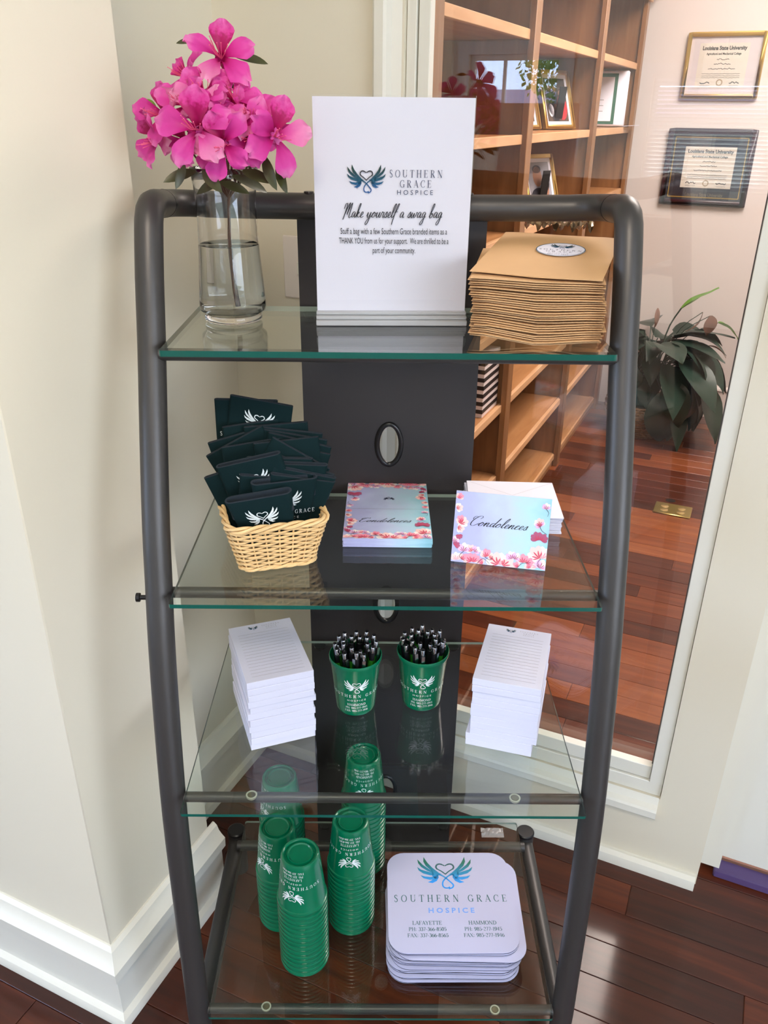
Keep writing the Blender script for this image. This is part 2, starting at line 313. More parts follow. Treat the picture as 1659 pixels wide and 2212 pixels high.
GL = {
 'A': (.84, lambda: S_(.1,0,.42,1,TN)+S_(.4,1,.74,0)+S_(.2,.33,.62,.33,TN)+sf(.1,.025,.1)+sf(.74,.025,.12)),
 'C': (.82, lambda: A_(.46,.5,.36,.48,48,312,16)+S_(.72,.66,.72,.96,TN)+S_(.72,.08,.74,.26,TN)),
 'D': (.88, lambda: stem(.18)+A_(.32,.5,.44,.475,-90,90)+S_(.18,.975,.34,.975,TN)+S_(.18,.025,.34,.025,TN)),
 'E': (.76, lambda: stem(.18)+S_(.18,.975,.64,.975,TN)+S_(.18,.52,.5,.52,TN)+S_(.18,.025,.66,.025,TN)+S_(.64,.98,.64,.78,TN)+S_(.66,.02,.66,.24,TN)+S_(.5,.42,.5,.62,TN)),
 'F': (.7, lambda: stem(.18)+S_(.18,.975,.62,.975,TN)+S_(.18,.52,.48,.52,TN)+S_(.62,.98,.62,.78,TN)+S_(.48,.42,.48,.62,TN)),
 'G': (.88, lambda: A_(.46,.5,.36,.48,48,310,16)+S_(.72,.66,.72,.96,TN)+S_(.72,.05,.72,.42)+sf(.72,.42,.13)),
 'H': (.92, lambda: stem(.18)+stem(.74)+S_(.18,.52,.74,.52,TN)),
 'I': (.36, lambda: stem(.18)),
 'L': (.7, lambda: stem(.18)+S_(.18,.025,.62,.025,TN)+S_(.62,.02,.62,.26,TN)),
 'M': (1.06, lambda: S_(.16,0,.16,1,TN)+S_(.16,1,.52,.08)+S_(.52,.08,.88,1,TN)+stem(.88)+sf(.16,.025,.1)),
 'N': (.94, lambda: S_(.17,0,.17,1,TN)+S_(.17,1,.76,0)+S_(.76,0,.76,1,TN)+sf(.17,.025,.1)+sf(.76,.975,.11)),
 'O': (.92, lambda: A_(.46,.5,.37,.48,0,360,22)),
 'P': (.74, lambda: stem(.18)+A_(.34,.74,.28,.24,-90,90)+S_(.18,.975,.36,.975,TN)+S_(.18,.5,.36,.5,TN)),
 'R': (.84, lambda: stem(.18)+A_(.34,.75,.27,.23,-90,90)+S_(.18,.975,.36,.975,TN)+S_(.18,.52,.36,.52,TN)+S_(.38,.52,.72,0)+sf(.74,.025,.08)),
 'S': (.64, lambda: ribbon([(p.x,p.y) for p in spline([(.52,.78),(.46,.95),(.3,.98),(.14,.86),(.16,.68),(.34,.53),(.5,.38),(.52,.16),(.36,.02),(.18,.05),(.1,.24)],4)], lambda t,dx,dy: TN+(TK-TN)*(1-abs(2*t-1))**.7)),
 'T': (.8, lambda: stem(.4,1,1)+S_(.06,.975,.74,.975,TN)+S_(.06,.98,.06,.76,TN)+S_(.74,.98,.74,.76,TN)),
 'U': (.9, lambda: S_(.18,1,.18,.32)+A_(.45,.34,.27,.32,180,360)+S_(.72,.32,.72,1,TN)+sf(.18,.975)+sf(.72,.975,.11)),
 'X': (.84, lambda: S_(.1,1,.72,0)+S_(.1,0,.72,1,TN)+sf(.12,.975,.1)+sf(.7,.025,.1)+sf(.1,.025,.09)+sf(.72,.975,.09)),
 'Y': (.82, lambda: S_(.1,1,.41,.45)+S_(.72,1,.41,.45,TN)+stem(.41,.48,1)+sf(.12,.975,.1)+sf(.7,.975,.09)),
 '0': (.62, lambda: A_(.31,.5,.22,.48,0,360,20)), '1': (.5, lambda: stem(.27,1,1)+S_(.12,.82,.27,.97,TN)),
 '2': (.62, lambda: A_(.31,.74,.2,.24,160,-40,10)+S_(.46,.58,.1,.06,TN)+S_(.08,.05,.54,.05,.1)),
 '3': (.6, lambda: A_(.28,.76,.19,.22,150,-80,10)+A_(.28,.28,.23,.27,80,-150,10)),
 '4': (.64, lambda: S_(.42,0,.42,1)+S_(.42,.98,.06,.3,TN)+S_(.06,.28,.58,.28,TN)),
 '5': (.62, lambda: S_(.16,.95,.52,.95,.1)+S_(.16,.98,.14,.54,TN)+A_(.28,.31,.24,.29,120,-140,12)),
 '6': (.62, lambda: A_(.31,.3,.22,.29,0,360,16)+ribbon(arc(.55,.34,.46,.62,100,180,8), lambda t,dx,dy: TN+t*(TK-TN))),
 '7': (.6, lambda: S_(.08,.95,.52,.95,.09)+S_(.52,.95,.24,0,.11)), '8': (.62, lambda: A_(.31,.75,.18,.22,0,360,14)+A_(.31,.27,.22,.26,0,360,16)),
 '9': (.62, lambda: A_(.31,.7,.22,.29,0,360,16)+ribbon(arc(.07,.66,.46,.62,-80,0,8), lambda t,dx,dy: TK-t*(TK-TN)*.2)),
 ':': (.3, lambda: S_(.15,.06,.15,.2,.14)+S_(.15,.5,.15,.64,.14)), '-': (.42, lambda: S_(.06,.38,.36,.38,.09)), ' ': (.45, lambda: []), '.': (.3, lambda: S_(.15,0,.15,.13,.13))}
def serif(text, h=1, track=0, bold=1.0, align=.5, x=0, y=0):
    global TK, TN
    tk, tn = TK, TN; TK *= bold; TN *= bold
    out = []; cx = 0
    for c in text:
        w, f = GL[c]
        for p in f(): out.append([(px+cx, py) for px, py in p])
        cx += w + track
    TK, TN = tk, tn; cx -= track
    return [[((px-cx*align)*h+x, py*h+y) for px, py in p] for p in out]
A0 = [(.34,.36),(.2,.42),(.07,.26),(.1,.03),(.24,.08),(.34,.36)]
SCR = {'a': (.46, [A0+[(.33,.12),(.37,0),(.48,.08)]]), 'o': (.44, [[(0,.1),(.24,.41),(.08,.26),(.1,.03),(.26,.04),(.34,.24),(.24,.4),(.34,.31),(.46,.34)]]),
 'u': (.48, [[(0,.1),(.08,.39),(.07,.12),(.14,0),(.26,.12),(.35,.4),(.33,.12),(.39,0),(.5,.09)]]), 'r': (.36, [[(0,.08),(.1,.42),(.17,.37),(.27,.38),(.24,.15),(.29,0),(.38,.08)]]),
 's': (.34, [[(0,.08),(.2,.43),(.24,.25),(.25,.08),(.15,0),(.05,.07),(.2,.03),(.36,.08)]]), 'e': (.34, [[(0,.1),(.16,.17),(.26,.33),(.18,.42),(.07,.26),(.1,.04),(.2,0),(.36,.1)]]),
 'l': (.26, [[(0,.08),(.18,.5),(.26,.92),(.2,.99),(.1,.7),(.08,.18),(.14,0),(.28,.1)]]), 'f': (.28, [[(0,.08),(.2,.55),(.3,.95),(.22,.98),(.12,.6),(.04,-.2),(.03,-.5)],[(0,.38),(.34,.44)]]),
 'w': (.6, [[(0,.1),(.06,.39),(.06,.08),(.16,.01),(.28,.34),(.29,.08),(.38,.01),(.5,.26),(.5,.4),(.6,.34)]]), 'g': (.44, [A0+[(.31,.0),(.24,-.4),(.1,-.52),(.04,-.36),(.22,-.08),(.46,.1)]]),
 'y': (.46, [[(0,.1),(.08,.39),(.07,.12),(.14,0),(.26,.12),(.35,.4),(.31,-.05),(.22,-.42),(.08,-.52),(.03,-.34),(.22,-.06),(.48,.1)]]),
 'b': (.4, [[(0,.08),(.17,.5),(.25,.95),(.16,.99),(.09,.6),(.08,.06),(.2,0),(.32,.14),(.26,.34),(.16,.26),(.4,.22)]]),
 'k': (.42, [[(0,.08),(.18,.55),(.25,.95),(.16,.97),(.09,.5),(.06,0)],[(.07,.16),(.2,.4),(.27,.33),(.13,.2),(.26,.02),(.44,.09)]]),
 'M': (.72, [[(-.14,.62),(-.08,.95),(.06,1.0),(.1,.75),(-.02,-.16)],[(.02,.1),(.2,.75),(.34,1.06),(.33,.7),(.27,.2)],[(.28,.25),(.44,.8),(.56,1.04),(.54,.6),(.5,.1),(.58,-.02),(.74,.1)]]),
 'C': (.66, [[(.0,.62),(-.06,.8),(.04,.96),(.2,.93)],[(.5,.74),(.6,.9),(.5,1.03),(.3,.98),(.1,.68),(.03,.32),(.12,.04),(.32,-.02),(.5,.1),(.66,.3)]]),
 'n': (.46, [[(0,.1),(.1,.41),(.07,0)],[(.07,.08),(.2,.38),(.3,.37),(.28,.1),(.34,0),(.47,.1)]]), 'd': (.46, [A0+[(.46,.98),(.36,.4),(.33,.1),(.38,0),(.48,.1)]]),
 'c': (.34, [[(0,.1),(.2,.3),(.27,.36),(.18,.42),(.06,.24),(.1,.03),(.2,0),(.36,.1)]]), ' ': (.34, [])}
def script(text, h=1, slant=.2, wt=.05, con=.6, align=.5, x=0, y=0, wide=1):
    cx = 0; out = []
    for c in text:
        w, strokes = SCR[c]
        for st in strokes:
            pts = [((p.x+cx)*wide + slant*p.y, p.y) for p in spline(st, 5)]
            out += ribbon(pts, lambda t, dx, dy: wt*(1-con+con*max(0, abs(dy)*(.5+.5*(1 if dy < 0 else .1)))))
        cx += w
    return [[((px-cx*wide*align)*h+x, py*h+y) for px, py in p] for p in out]
def plain(text, h=1, wide=1, x=0, y=0, align='CENTER', shear=0, heavy=0):
    """built-in sans face as polygons"""
    cu = bpy.data.curves.new('text', 'FONT'); cu.body = text; cu.size = h*1.4; cu.align_x = align; cu.shear = shear; cu.offset = heavy; cu.resolution_u = 3
    o = bpy.data.objects.new('text', cu); me = bpy.data.meshes.new_from_object(o)
    out = [[(me.vertices[i].co.x*wide+x, me.vertices[i].co.y+y) for i in p.vertices] for p in me.polygons]
    bpy.data.objects.remove(o); bpy.data.curves.remove(cu); bpy.data.meshes.remove(me); return out
def _lg(pts): return [((px-630)/480, -(py-672)/480) for px, py in pts]
def logo():
    """two wings, heart between them, ribbon loop below; unit width"""
    fe = [[(447,495),(443,545),(462,592),(500,632),(560,676),(602,684),(572,664),(520,612),(480,560)],
          [(390,520),(396,562),(420,602),(470,642),(520,668),(525,655),(480,618),(436,580)],
          [(385,603),(398,640),(436,672),(500,692),(530,690),(525,668),(470,650),(420,632)],
          [(410,690),(436,722),(490,738),(545,730),(550,700),(500,708),(450,704)],
          [(470,763),(512,772),(550,750),(570,712),(560,682),(530,720),(500,748)],
          [(500,628),(560,676),(604,688),(570,690),(556,730),(530,722),(510,690),(516,660)]]
    out = []
    for f in fe:
        p = _lg(f); out.append(p); out.append([(-x, y) for x, y in p][::-1])
    rib = spline(_lg([(556,680),(590,690),(622,712),(660,752),(690,790),(680,818),(648,830)]), 5)
    rb2 = spline(_lg([(704,680),(670,690),(640,712),(606,752),(598,792),(612,818),(640,822),(660,812)]), 5)
    for rr_ in (rib, rb2): out += ribbon([(p.x, p.y) for p in rr_], lambda t, dx, dy: .027)
    return out
def heart():
    out = []
    for sg in (1, -1):
        h1 = spline([(sg*x, y) for x, y in _lg([(632,682),(598,650),(560,622),(556,592),(580,574),(612,582),(628,592)])], 5)
        h2 = spline([(sg*x, y) for x, y in _lg([(560,632),(546,606),(560,574),(590,568),(612,576)])], 5)
        out += ribbon([(p.x, p.y) for p in h1], lambda t, dx, dy: .022); out += ribbon([(p.x, p.y) for p in h2], lambda t, dx, dy: .008)
    return out
def at(polys, sc=1, x=0, y=0, rot=0):
    c, s = math.cos(rot), math.sin(rot)
    return [[((px*c-py*s)*sc+x, (px*s+py*c)*sc+y) for px, py in p] for p in polys]
def flatmesh(name, groups, mats, fn=None):
    """2D polygons -> print mesh; fn maps (x, y) onto the printed surface"""
    mb = MB(); fn = fn or (lambda x, y: (x, y, 0))
    for mi, polys in enumerate(groups):
        for k, p in enumerate(polys): mb.add([fn(*q) for q in p], [tuple(range(len(p)))], mi)
    return mb.mesh(name, mats, smooth=False)
def printed(name, parent, groups, mats, fn=None, loc=(0,0,0), rot=(0,0,0)):
    return put(name, flatmesh(name, groups, mats, fn), parent, loc, rot)
def logo_part(parent, mat1, mat2, size, loc, rot):
    """the mark as a part: unit-size mesh scaled, so that its colour run follows the mark"""
    o = printed('winged_heart_mark', parent, [logo(), heart()], [mat1, mat2], None, loc, rot); o.scale = (size, size, size); return o

# ================================================================== the room: (s, t, z), s along the window wall, t into the office
ZC = 2.75
mb = MB()
mb.box(-3.2,3.4,-4.3,5.0,-.14,-.0035)
floor = struct(mb.build('floor', wood('plank_floor_far', [(.1, (44,22,15)), (.5, (74,38,23)), (.9, (104,56,30))], scale=(1,12,12), rand=0), None, (0,0,0), RROT))
PLK = {}
def planks(t0, t1, s0, s1, material, seed):
    q = random.Random(seed); t = t0; w = .082
    while t < t1-.01:
        s = s0 - q.uniform(0, .9)
        while s < s1:
            L = q.choice((.62, .86, 1.1, 1.42)); a, b = max(s, s0), min(s+L, s1)
            if b - a > .02:
                key = (round(b-a, 3), material.name)
                if key not in PLK:
                    PLK[key] = MB().box(-(b-a)/2+.0006, (b-a)/2-.0006, -w/2+.0006, w/2-.0006, -.0033, 0).mesh('plank', [material], smooth=False, bevel=.0009)
                put('plank', PLK[key], floor, ((a+b)/2, t+w/2, q.uniform(-.0003, 0)), (0, 0, q.choice((0, PI))))
            s += L
        t += w
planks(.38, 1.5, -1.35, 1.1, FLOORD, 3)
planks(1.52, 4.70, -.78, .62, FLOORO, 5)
struct(MB().box(-3.2,3.4,-4.3,5.0,ZC,ZC+.1).build('ceiling', CEIL, None, (0,0,0), RROT))

def wall_with_holes(name, axis, pos, thick, a0, a1, z0, z1, holes, mats, mfn=None):
    """wall slab along one room axis, cut into strips round its rectangular openings"""
    mb = MB(); cuts = sorted({a0, a1} | {h[0] for h in holes} | {h[1] for h in holes})
    for u0, u1 in zip(cuts, cuts[1:]):
        zs = [(z0, z1)]
        for h in holes:
            if h[0] <= u0+1e-6 and h[1] >= u1-1e-6:
                nz = []
                for p, q in zs:
                    if h[2] > p: nz.append((p, min(q, h[2])))
                    if h[3] < q: nz.append((max(p, h[3]), q))
                zs = nz
        for p, q in zs:
            if axis == 's': mb.box(u0, u1, pos, pos+thick, p, q)
            else: mb.box(pos, pos+thick, u0, u1, p, q)
    return struct(mb.build(name, mats, None, (0,0,0), RROT, smooth=False))
# the wall with the office window; its right end has a door jamb
GL0, GL1, GZ0, GZ1 = -.622, .004, .205, 2.29
wall_with_holes('wall_back', 's', 1.425, .075, -1.15, .11, 0, ZC, [(GL0, GL1, GZ0, GZ1)], [PAINT])
wall_with_holes('wall_office_front', 's', 1.5, .02, -1.15, .11, 0, ZC, [(GL0, GL1, GZ0, GZ1)], [PINK])
# recess, pilaster and rest of the left side
struct(MB().box(-1.12,-.9975,.9,1.425,0,ZC).build('wall_recess', PAINT, None, (0,0,0), RROT))
struct(MB().box(-3.0,-.838,.68,.973,0,ZC).build('wall_pilaster', PAINT, None, (0,0,0), RROT, bevel=.002))
wall_with_holes('wall_left', 't', -3.12, .12, -4.12, .68, 0, ZC, [(-3.1,-.7,.65,2.35)], [PAINT])
wall_with_holes('wall_front', 's', -4.12, .12, -3.12, 3.3, 0, ZC, [(-2.42,-1.68,1.52,1.91), (-1.0,.1,1.0,1.75)], [PAINT])
wall_with_holes('wall_right', 't', 3.2, .12, -4.12, 5.0, 0, ZC, [(-3.2,.2,.5,2.4)], [PAINT])
# door in the right part of the window wall: jamb, stop, leaf
struct(MB().box(1.02,3.2,1.425,1.52,0,ZC).box(.11,1.02,1.425,1.52,2.08,ZC).build('wall_beside_door', PAINT, None, (0,0,0), RROT, smooth=False))
door = struct(MB().box(.115,1.015,1.5,1.54,.03,2.075).build('door_1', TRIM, None, (0,0,0), RROT, bevel=.002))
MB().box(.112,.152,1.47,1.5,.022,2.08).build('door_stop', TRIM, door, smooth=False)
MB().tube([(.96,1.5,1.0),(.96,1.455,1.0)], .012, 12).lathe([(.0,.0)], 3).build('door_knob', BRASS, door)
struct(MB().box(.142,1.02,1.462,1.5,0,.022).build('trim_door_sill', PURPLE, None, (0,0,0), RROT, bevel=.003))
# office walls
wall_with_holes('wall_office_back', 's', 4.704, .12, -1.15, 3.2, 0, ZC, [], [PINK])
wall_with_holes('wall_office_left', 't', -1.16, .12, 1.5, 4.72, 0, ZC, [], [PINK])

def sweep(name, prof, path, m, parent=None, kind=True):
    """moulding: profile (out, z) swept along straight runs [(s,t),...] with outward normal on the left of travel; mitred corners"""
    mb = MB(); n = len(path); k = len(prof); vs = []
    for i, p in enumerate(path):
        d = []
        for a, b in ((i-1, i), (i, i+1)):
            if a >= 0 and b < n:
                v = Vector((path[b][0]-path[a][0], path[b][1]-path[a][1])).normalized(); d.append(Vector((-v.y, v.x)))
        nn = d[0] if len(d) == 1 else (d[0]+d[1])/(1+d[0].dot(d[1]))
        vs += [(p[0]+nn.x*o, p[1]+nn.y*o, z) for o, z in prof]
    fs = [(i*k+j, i*k+(j+1) % k, (i+1)*k+(j+1) % k, (i+1)*k+j) for i in range(n-1) for j in range(k)]
    fs += [tuple(range(k)), tuple((n-1)*k+j for j in range(k))[::-1]]
    mb.add(vs, fs); bm_o = mb.build(name, m, parent, (0,0,0), RROT if parent is None else (0,0,0), angle=25)
    bm = bmesh.new(); bm.from_mesh(bm_o.data); bmesh.ops.recalc_face_normals(bm, faces=bm.faces); bm.to_mesh(bm_o.data); bm.free()
    return struct(bm_o) if kind else bm_o
BASEP = [(0,0),(.030,0),(.030,.008),(.026,.018),(.016,.024),(.016,.118),(.018,.122),(.027,.126),(.028,.150),(.020,.158),(.014,.166),(.010,.178),(.003,.184),(0,.184)]
# travel so that the room is on the left
sweep('baseboard_left', BASEP, [(-.9975,1.425),(-.9975,.973)], TRIM)
sweep('baseboard_pilaster', BASEP, [(-.838,.99),(-.838,.68),(-3.0,.68)], TRIM)
sweep('baseboard_back', [(0,0),(.022,0),(.022,.010),(.018,.022),(.008,.028),(0,.028)], [(.107,1.425),(-.9975,1.425)], TRIM)
sweep('baseboard_back_corner', BASEP, [(-.672,1.425),(-.9975,1.425)], TRIM)
sweep('baseboard_office', [(0,0),(.020,0),(.018,.016),(.012,.020),(.012,.150),(.020,.156),(.018,.166),(.006,.176),(0,.176)], [(3.2,4.704),(-.70,4.704)], OTRIM)

# office window: stepped frame, stops, pane
win = struct(put('window_1', None, None, (0,0,0), RROT))
def frame_ring(name, s0, s1, z0, z1, w, t0, t1, m, parent, bevel=.002):
    mb = MB(); mb.box(s0-w,s0,t0,t1,z0-w,z1+w); mb.box(s1,s1+w,t0,t1,z0-w,z1+w); mb.box(s0,s1,t0,t1,z0-w,z0); mb.box(s0,s1,t0,t1,z1,z1+w)
    return mb.build(name, m, parent, bevel=bevel)
prof = [(1.4251,0),(1.408,0),(1.405,.004),(1.405,.020),(1.408,.025),(1.419,.030),(1.4251,.046),(1.44,.048),(1.44,.0481)]
def mould(name, pts):       # pts: where profile position d lands, at both ends
    k = len(prof); vs = [p(t, d) for p in pts for t, d in prof[:7]]; k = 7
    MB().add(vs, [(j, (j+1) % k, k+(j+1) % k, k+j) for j in range(k)] + [tuple(range(k)), tuple(range(k, 2*k))[::-1]]).build(name, TRIM, win, angle=25)
mould('left_moulding', [lambda t, d: (-.672+d, t, .161+d), lambda t, d: (-.672+d, t, 2.335-d)])
mould('sill_moulding', [lambda t, d: (-.672+d, t, .161+d), lambda t, d: (.002, t, .161+d)])
mould('top_moulding', [lambda t, d: (-.672+d, t, 2.335-d), lambda t, d: (.002, t, 2.335-d)])
DARKGAP = mat('dark_joint', (92,86,84), .8)
MB().box(-.621,-.604,1.432,1.498,.206,2.289).build('outer_stop', TRIM, win, bevel=.001)
MB().box(-.6015,-.581,1.436,1.456,.240,2.26).build('inner_stop', TRIM, win, bevel=.001)
MB().box(-.604,-.6015,1.446,1.49,.206,2.289).build('joint', DARKGAP, win, smooth=False)
MB().box(-.604,.003,1.432,1.498,.206,.2385).build('sill_stop', TRIM, win, bevel=.001)
MB().box(-.581,-.025,1.437,1.457,.241,.274).build('sill_inner_stop', TRIM, win, bevel=.001)
MB().box(-.581,-.025,1.446,1.49,.2385,.241).build('joint', DARKGAP, win, smooth=False)
MB().box(-.0245,.0035,1.430,1.498,.2385,2.289).build('right_stop', TRIM, win, bevel=.001)
MB().box(-.0268,-.0245,1.448,1.49,.241,2.26).build('joint', DARKGAP, win, smooth=False)
MB().box(-.604,-.0245,1.432,1.498,2.25,2.289).build('top_stop', TRIM, win, bevel=.001)
MB().box(-.603,-.0247,1.460,1.466,.2387,2.255).build('pane', PANE, win, smooth=False)

# front-room windows behind the viewer
def sash(n, axis, pos, a0, a1, z0, z1, bars=(), rails=()):
    w = struct(put('window_%d' % n, None, None, (0,0,0), RROT)); mb = MB()
    def bx(u0, u1, p0, p1, q0, q1):
        (mb.box(u0,u1,p0,p1,q0,q1) if axis == 's' else mb.box(p0,p1,u0,u1,q0,q1))
    f = .04
    for u0,u1,q0,q1 in ((a0,a0+f,z0,z1),(a1-f,a1,z0,z1),(a0+f,a1-f,z0,z0+f),(a0+f,a1-f,z1-f,z1)): bx(u0,u1,pos-.07,pos-.03,q0,q1)
    for b in bars: bx(b-.012,b+.012,pos-.06,pos-.035,z0+f,z1-f)
    for b in rails: bx(a0+f,a1-f,pos-.06,pos-.035,b-.015,b+.015)
    mb.build('sash', TRIM, w, smooth=False)
    mb = MB()
    for u0,u1,q0,q1 in ((a0-.09,a0,z0-.09,z1+.09),(a1,a1+.09,z0-.09,z1+.09),(a0,a1,z0-.09,z0),(a0,a1,z1,z1+.09)): bx(u0,u1,pos,pos+.018,q0,q1)
    mb.build('casing', TRIM, w, smooth=False)
    mb = MB(); bx(a0+f,a1-f,pos-.052,pos-.048,z0+f,z1-f); mb.build('pane', PANE, w, smooth=False)
    return w
sash(2, 's', -4.0, -2.42, -1.68, 1.52, 1.91, bars=(-2.14,))
w3 = sash(3, 's', -4.0, -1.0, .1, 1.0, 1.75)
slat = MB().box(-.53,.53,-.0125,.0125,-.0008,.0008).mesh('slat', [BLIND], smooth=False)
for k in range(26): put('slat', slat, w3, (-.45, -3.985, 1.02+k*.0285), (R(55), 0, 0))
sash(4, 't', 3.2+.1, -3.2, .2, .5, 2.4, bars=(-2.1,-.95), rails=(1.45,))
sash(5, 't', -3.0, -3.1, -.7, .65, 2.35, bars=(-2.3,-1.5), rails=(1.5,))

# office ceiling light
cl = thing('ceiling_light', 'long flat white ceiling light in the office beyond the glass', 'light', W3(.33,3.2,ZC-.06), RROT)
MB().box(-.62,.62,-.75,.75,0,.06).build('housing', CEIL, cl, smooth=False)
for x in (-.31,.31): MB().box(x-.26,x+.26,-.7,.7,-.012,0).build('diffuser', glow('diffuser_glow', (255,241,233), 15), cl, smooth=False)
cl2 = thing('ceiling_light', 'round white ceiling light in the middle of the front room', 'light', W3(.1,-.5,ZC-.05), RROT)
MB().lathe([(0,0),(.33,0),(.34,.05),(0,.05)], 32).build('housing', CEIL, cl2)
MB().lathe([(0,-.05),(.2,-.045),(.3,-.02),(.32,0)], 32).build('diffuser', glow('warm_diffuser_glow', (255,240,220), 25), cl2)

# outside, seen mirrored in the office pane
struct(MB().box(-40,30,-60,-4.3,-.5,-.3).build('ground', GRASSM, None, (0,0,0), RROT, smooth=False))
nb = thing('neighbouring_building', 'low grey-roofed building outside the front windows', 'building', W3(-5.5,-17,-.3), RROT)
MB().box(-5,5,-2,2,0,1.75).build('wall', PAINT, nb, smooth=False)
MB().add([(-5.3,-2.4,1.75),(5.3,-2.4,1.75),(5.3,2.4,1.75),(-5.3,2.4,1.75),(-5,0,2.25),(5,0,2.25)], [(0,1,5,4),(2,3,4,5),(1,2,5),(3,0,4),(0,3,2,1)]).build('roof', ROOF, nb, smooth=False)
tr = thing('tree', 'leafy green tree outside the front windows', 'tree', W3(-3.72,-12.5,-.3), RROT)
MB().tube([(0,0,0),(.03,0,1.0),(0,.05,1.9),(.1,0,2.9)], [.09,.07,.05,.02], 8).build('trunk', BARK, tr)
mb = MB(); q = random.Random(4)
for k in range(1500):
    a, b, r = q.uniform(0,2*PI), q.uniform(-1,1), q.uniform(.25,1)**.5*.75
    c = Vector((r*math.cos(a)*math.sqrt(1-b*b), r*math.sin(a)*math.sqrt(1-b*b), 2.55+r*b*.9)); d = Vector((q.uniform(-1,1),q.uniform(-1,1),q.uniform(-1,1)))*.075; e = Vector((q.uniform(-1,1),q.uniform(-1,1),q.uniform(-1,1)))*.05
    mb.add([c, c+d, c+d+e, c+e], [(0,1,2,3)])
stuff(mb.build('foliage', TREEG, tr, smooth=False))

# switch plate on the back wall
sw = thing('switch_plate', 'white wall plate partly hidden behind the dark back panel of the rack', 'switch', W3(-.829,1.4245,1.242), RROT)
MB().box(-.039,.039,-.006,0,-.059,.059).build('plate', mat('switch_white', (226,218,210), .35), sw, bevel=.002)
MB().box(-.006,.006,-.012,-.006,-.012,.012).build('toggle', TRIM, sw, bevel=.001)

# ================================================================== the rack (world axes: x right, y away, z up)
S1, S2, S3, S4 = 1.2396, .9147, .601, .1259
rack = thing('display_rack', 'tall charcoal tube rack with four glass shelves in the room corner', 'shelf', (0,1.1,0))
def rp(name, mb, m, **k):
    o = mb.build(name, m, rack, (0,-1.1,0), **k); return o
LEGP = [(.902,0),(.899,.1),(.903,.2),(.909,.38),(.918,.55),(.938,.7),(.962,.83),(.985,.92),(1.006,1.0),(1.045,1.115),(1.085,1.224),(1.114,1.316),(1.136,1.372)]
LX = .318
for sg in (-1, 1):
    pts = [Vector((sg*LX, p.x, p.y)) for p in spline(LEGP, 3)] + [Vector((sg*LX, y, z)) for y, z in ((1.142,1.385),(1.152,1.396),(1.166,1.4015),(1.182,1.402),(1.226,1.398))]
    leg = rp('front_leg', MB().tube(pts, .0188, 24), STEEL)
    if sg < 0:
        MB().tube([(-.352,.985,.898),(-.347,.985,.898),(-.3465,.985,.898),(-.336,.985,.898)], [.0065,.0065,.0035,.0035], 12).build('knob', BLACK, leg)
    rp('joint_ring', MB().tube([(sg*LX,1.2255,1.398),(sg*LX,1.2295,1.3978)], .0192, 24), BLACK)
    rp('base_rail', MB().tube([(sg*LX*.985,.912,.088),(sg*LX*.985,1.285,.088)], .0165, 20), STEEL)
    rp('back_post', MB().tube([(sg*LX*.985,1.287,0),(sg*LX*.985,1.287,.112)], .0185, 20), STEEL)
    rp('post_cap', MB().lathe([(0,.119),(.017,.119),(.0192,.117),(.0192,.112),(0,.112)], 24, (sg*LX*.985,1.287,0)), BLACK)
bar = []
for sg in (-1, 1):
    q = [(sg*LX,1.229,1.3978),(sg*LX,1.245,1.3965),(sg*(LX-.007),1.265,1.395),(sg*(LX-.024),1.284,1.393),(sg*(LX-.05),1.2925,1.391),(sg*.2,1.294,1.390),(sg*.1,1.294,1.3895)]
    bar = (bar + q[::-1]) if sg > 0 else (bar + q)
rp('top_bar', MB().tube(bar, .0188, 24), STEEL)
for x in (-.118,.118): rp('bar_bolt', MB().lathe([(0,1.4105),(.007,1.4105),(.008,1.408),(.008,1.404),(0,1.404)], 12, (x,1.294,0)), BLACK)
for y, z, r in ((1.076,S1-.0165,.0085),(.999,S2-.0165,.0082),(.921,S3-.0165,.0078),(.9,S4-.0165,.0085),(1.254,S4-.0185,.0105)):
    rp('shelf_rail', MB().tube([(-.306,y,z),(.306,y,z)], r, 16), STEEL)
# back panel with three oval holes and rubber grommets
def oval_panel(x0, x1, z0, z1, y, th, holes, rx, rz, n=40):
    mb = MB(); cuts = [z0]
    for cx, cz in holes: cuts += [cz-.07, cz+.07]
    cuts.append(z1)
    for k in range(0, len(cuts), 2): mb.box(x0, x1, y, y+th, cuts[k], cuts[k+1])
    for cx, cz in holes:
        o = []; e = []
        angs = sorted([2*PI*k/n for k in range(n)] + [math.atan2(b, a) % (2*PI) for a in (x1-cx, x0-cx) for b in (.07, -.07)])
        for a in angs:
            c, s = math.cos(a), math.sin(a); f = min(((x1-cx) if c > 0 else (cx-x0))/max(abs(c),1e-6), .07/max(abs(s),1e-6))
            o.append((cx+c*f, cz+s*f)); e.append((cx+rx*c, cz+rz*s))
        n4 = len(o); vs = [(x,y,z) for x,z in o]+[(x,y,z) for x,z in e]+[(x,y+th,z) for x,z in o]+[(x,y+th,z) for x,z in e]; fs = []
        for k in range(n4):
            j = (k+1) % n4; fs += [(k,j,n4+j,n4+k),(2*n4+j,2*n4+k,3*n4+k,3*n4+j),(n4+k,n4+j,3*n4+j,3*n4+k)]
        mb.add(vs, fs)
    return mb
HOLES = [(.006,1.004),(.005,.680),(.009,.213)]
rp('back_panel', oval_panel(-.139,.151,.035,1.373,1.312,.008,HOLES[::-1],.020,.036), PANEL, angle=30)
for cx, cz in HOLES:
    rp('grommet', MB().tube([(cx+.0205*math.cos(2*PI*k/40),1.312,cz+.037*math.sin(2*PI*k/40)) for k in range(40)], .0045, 10, closed=True), BLACK)
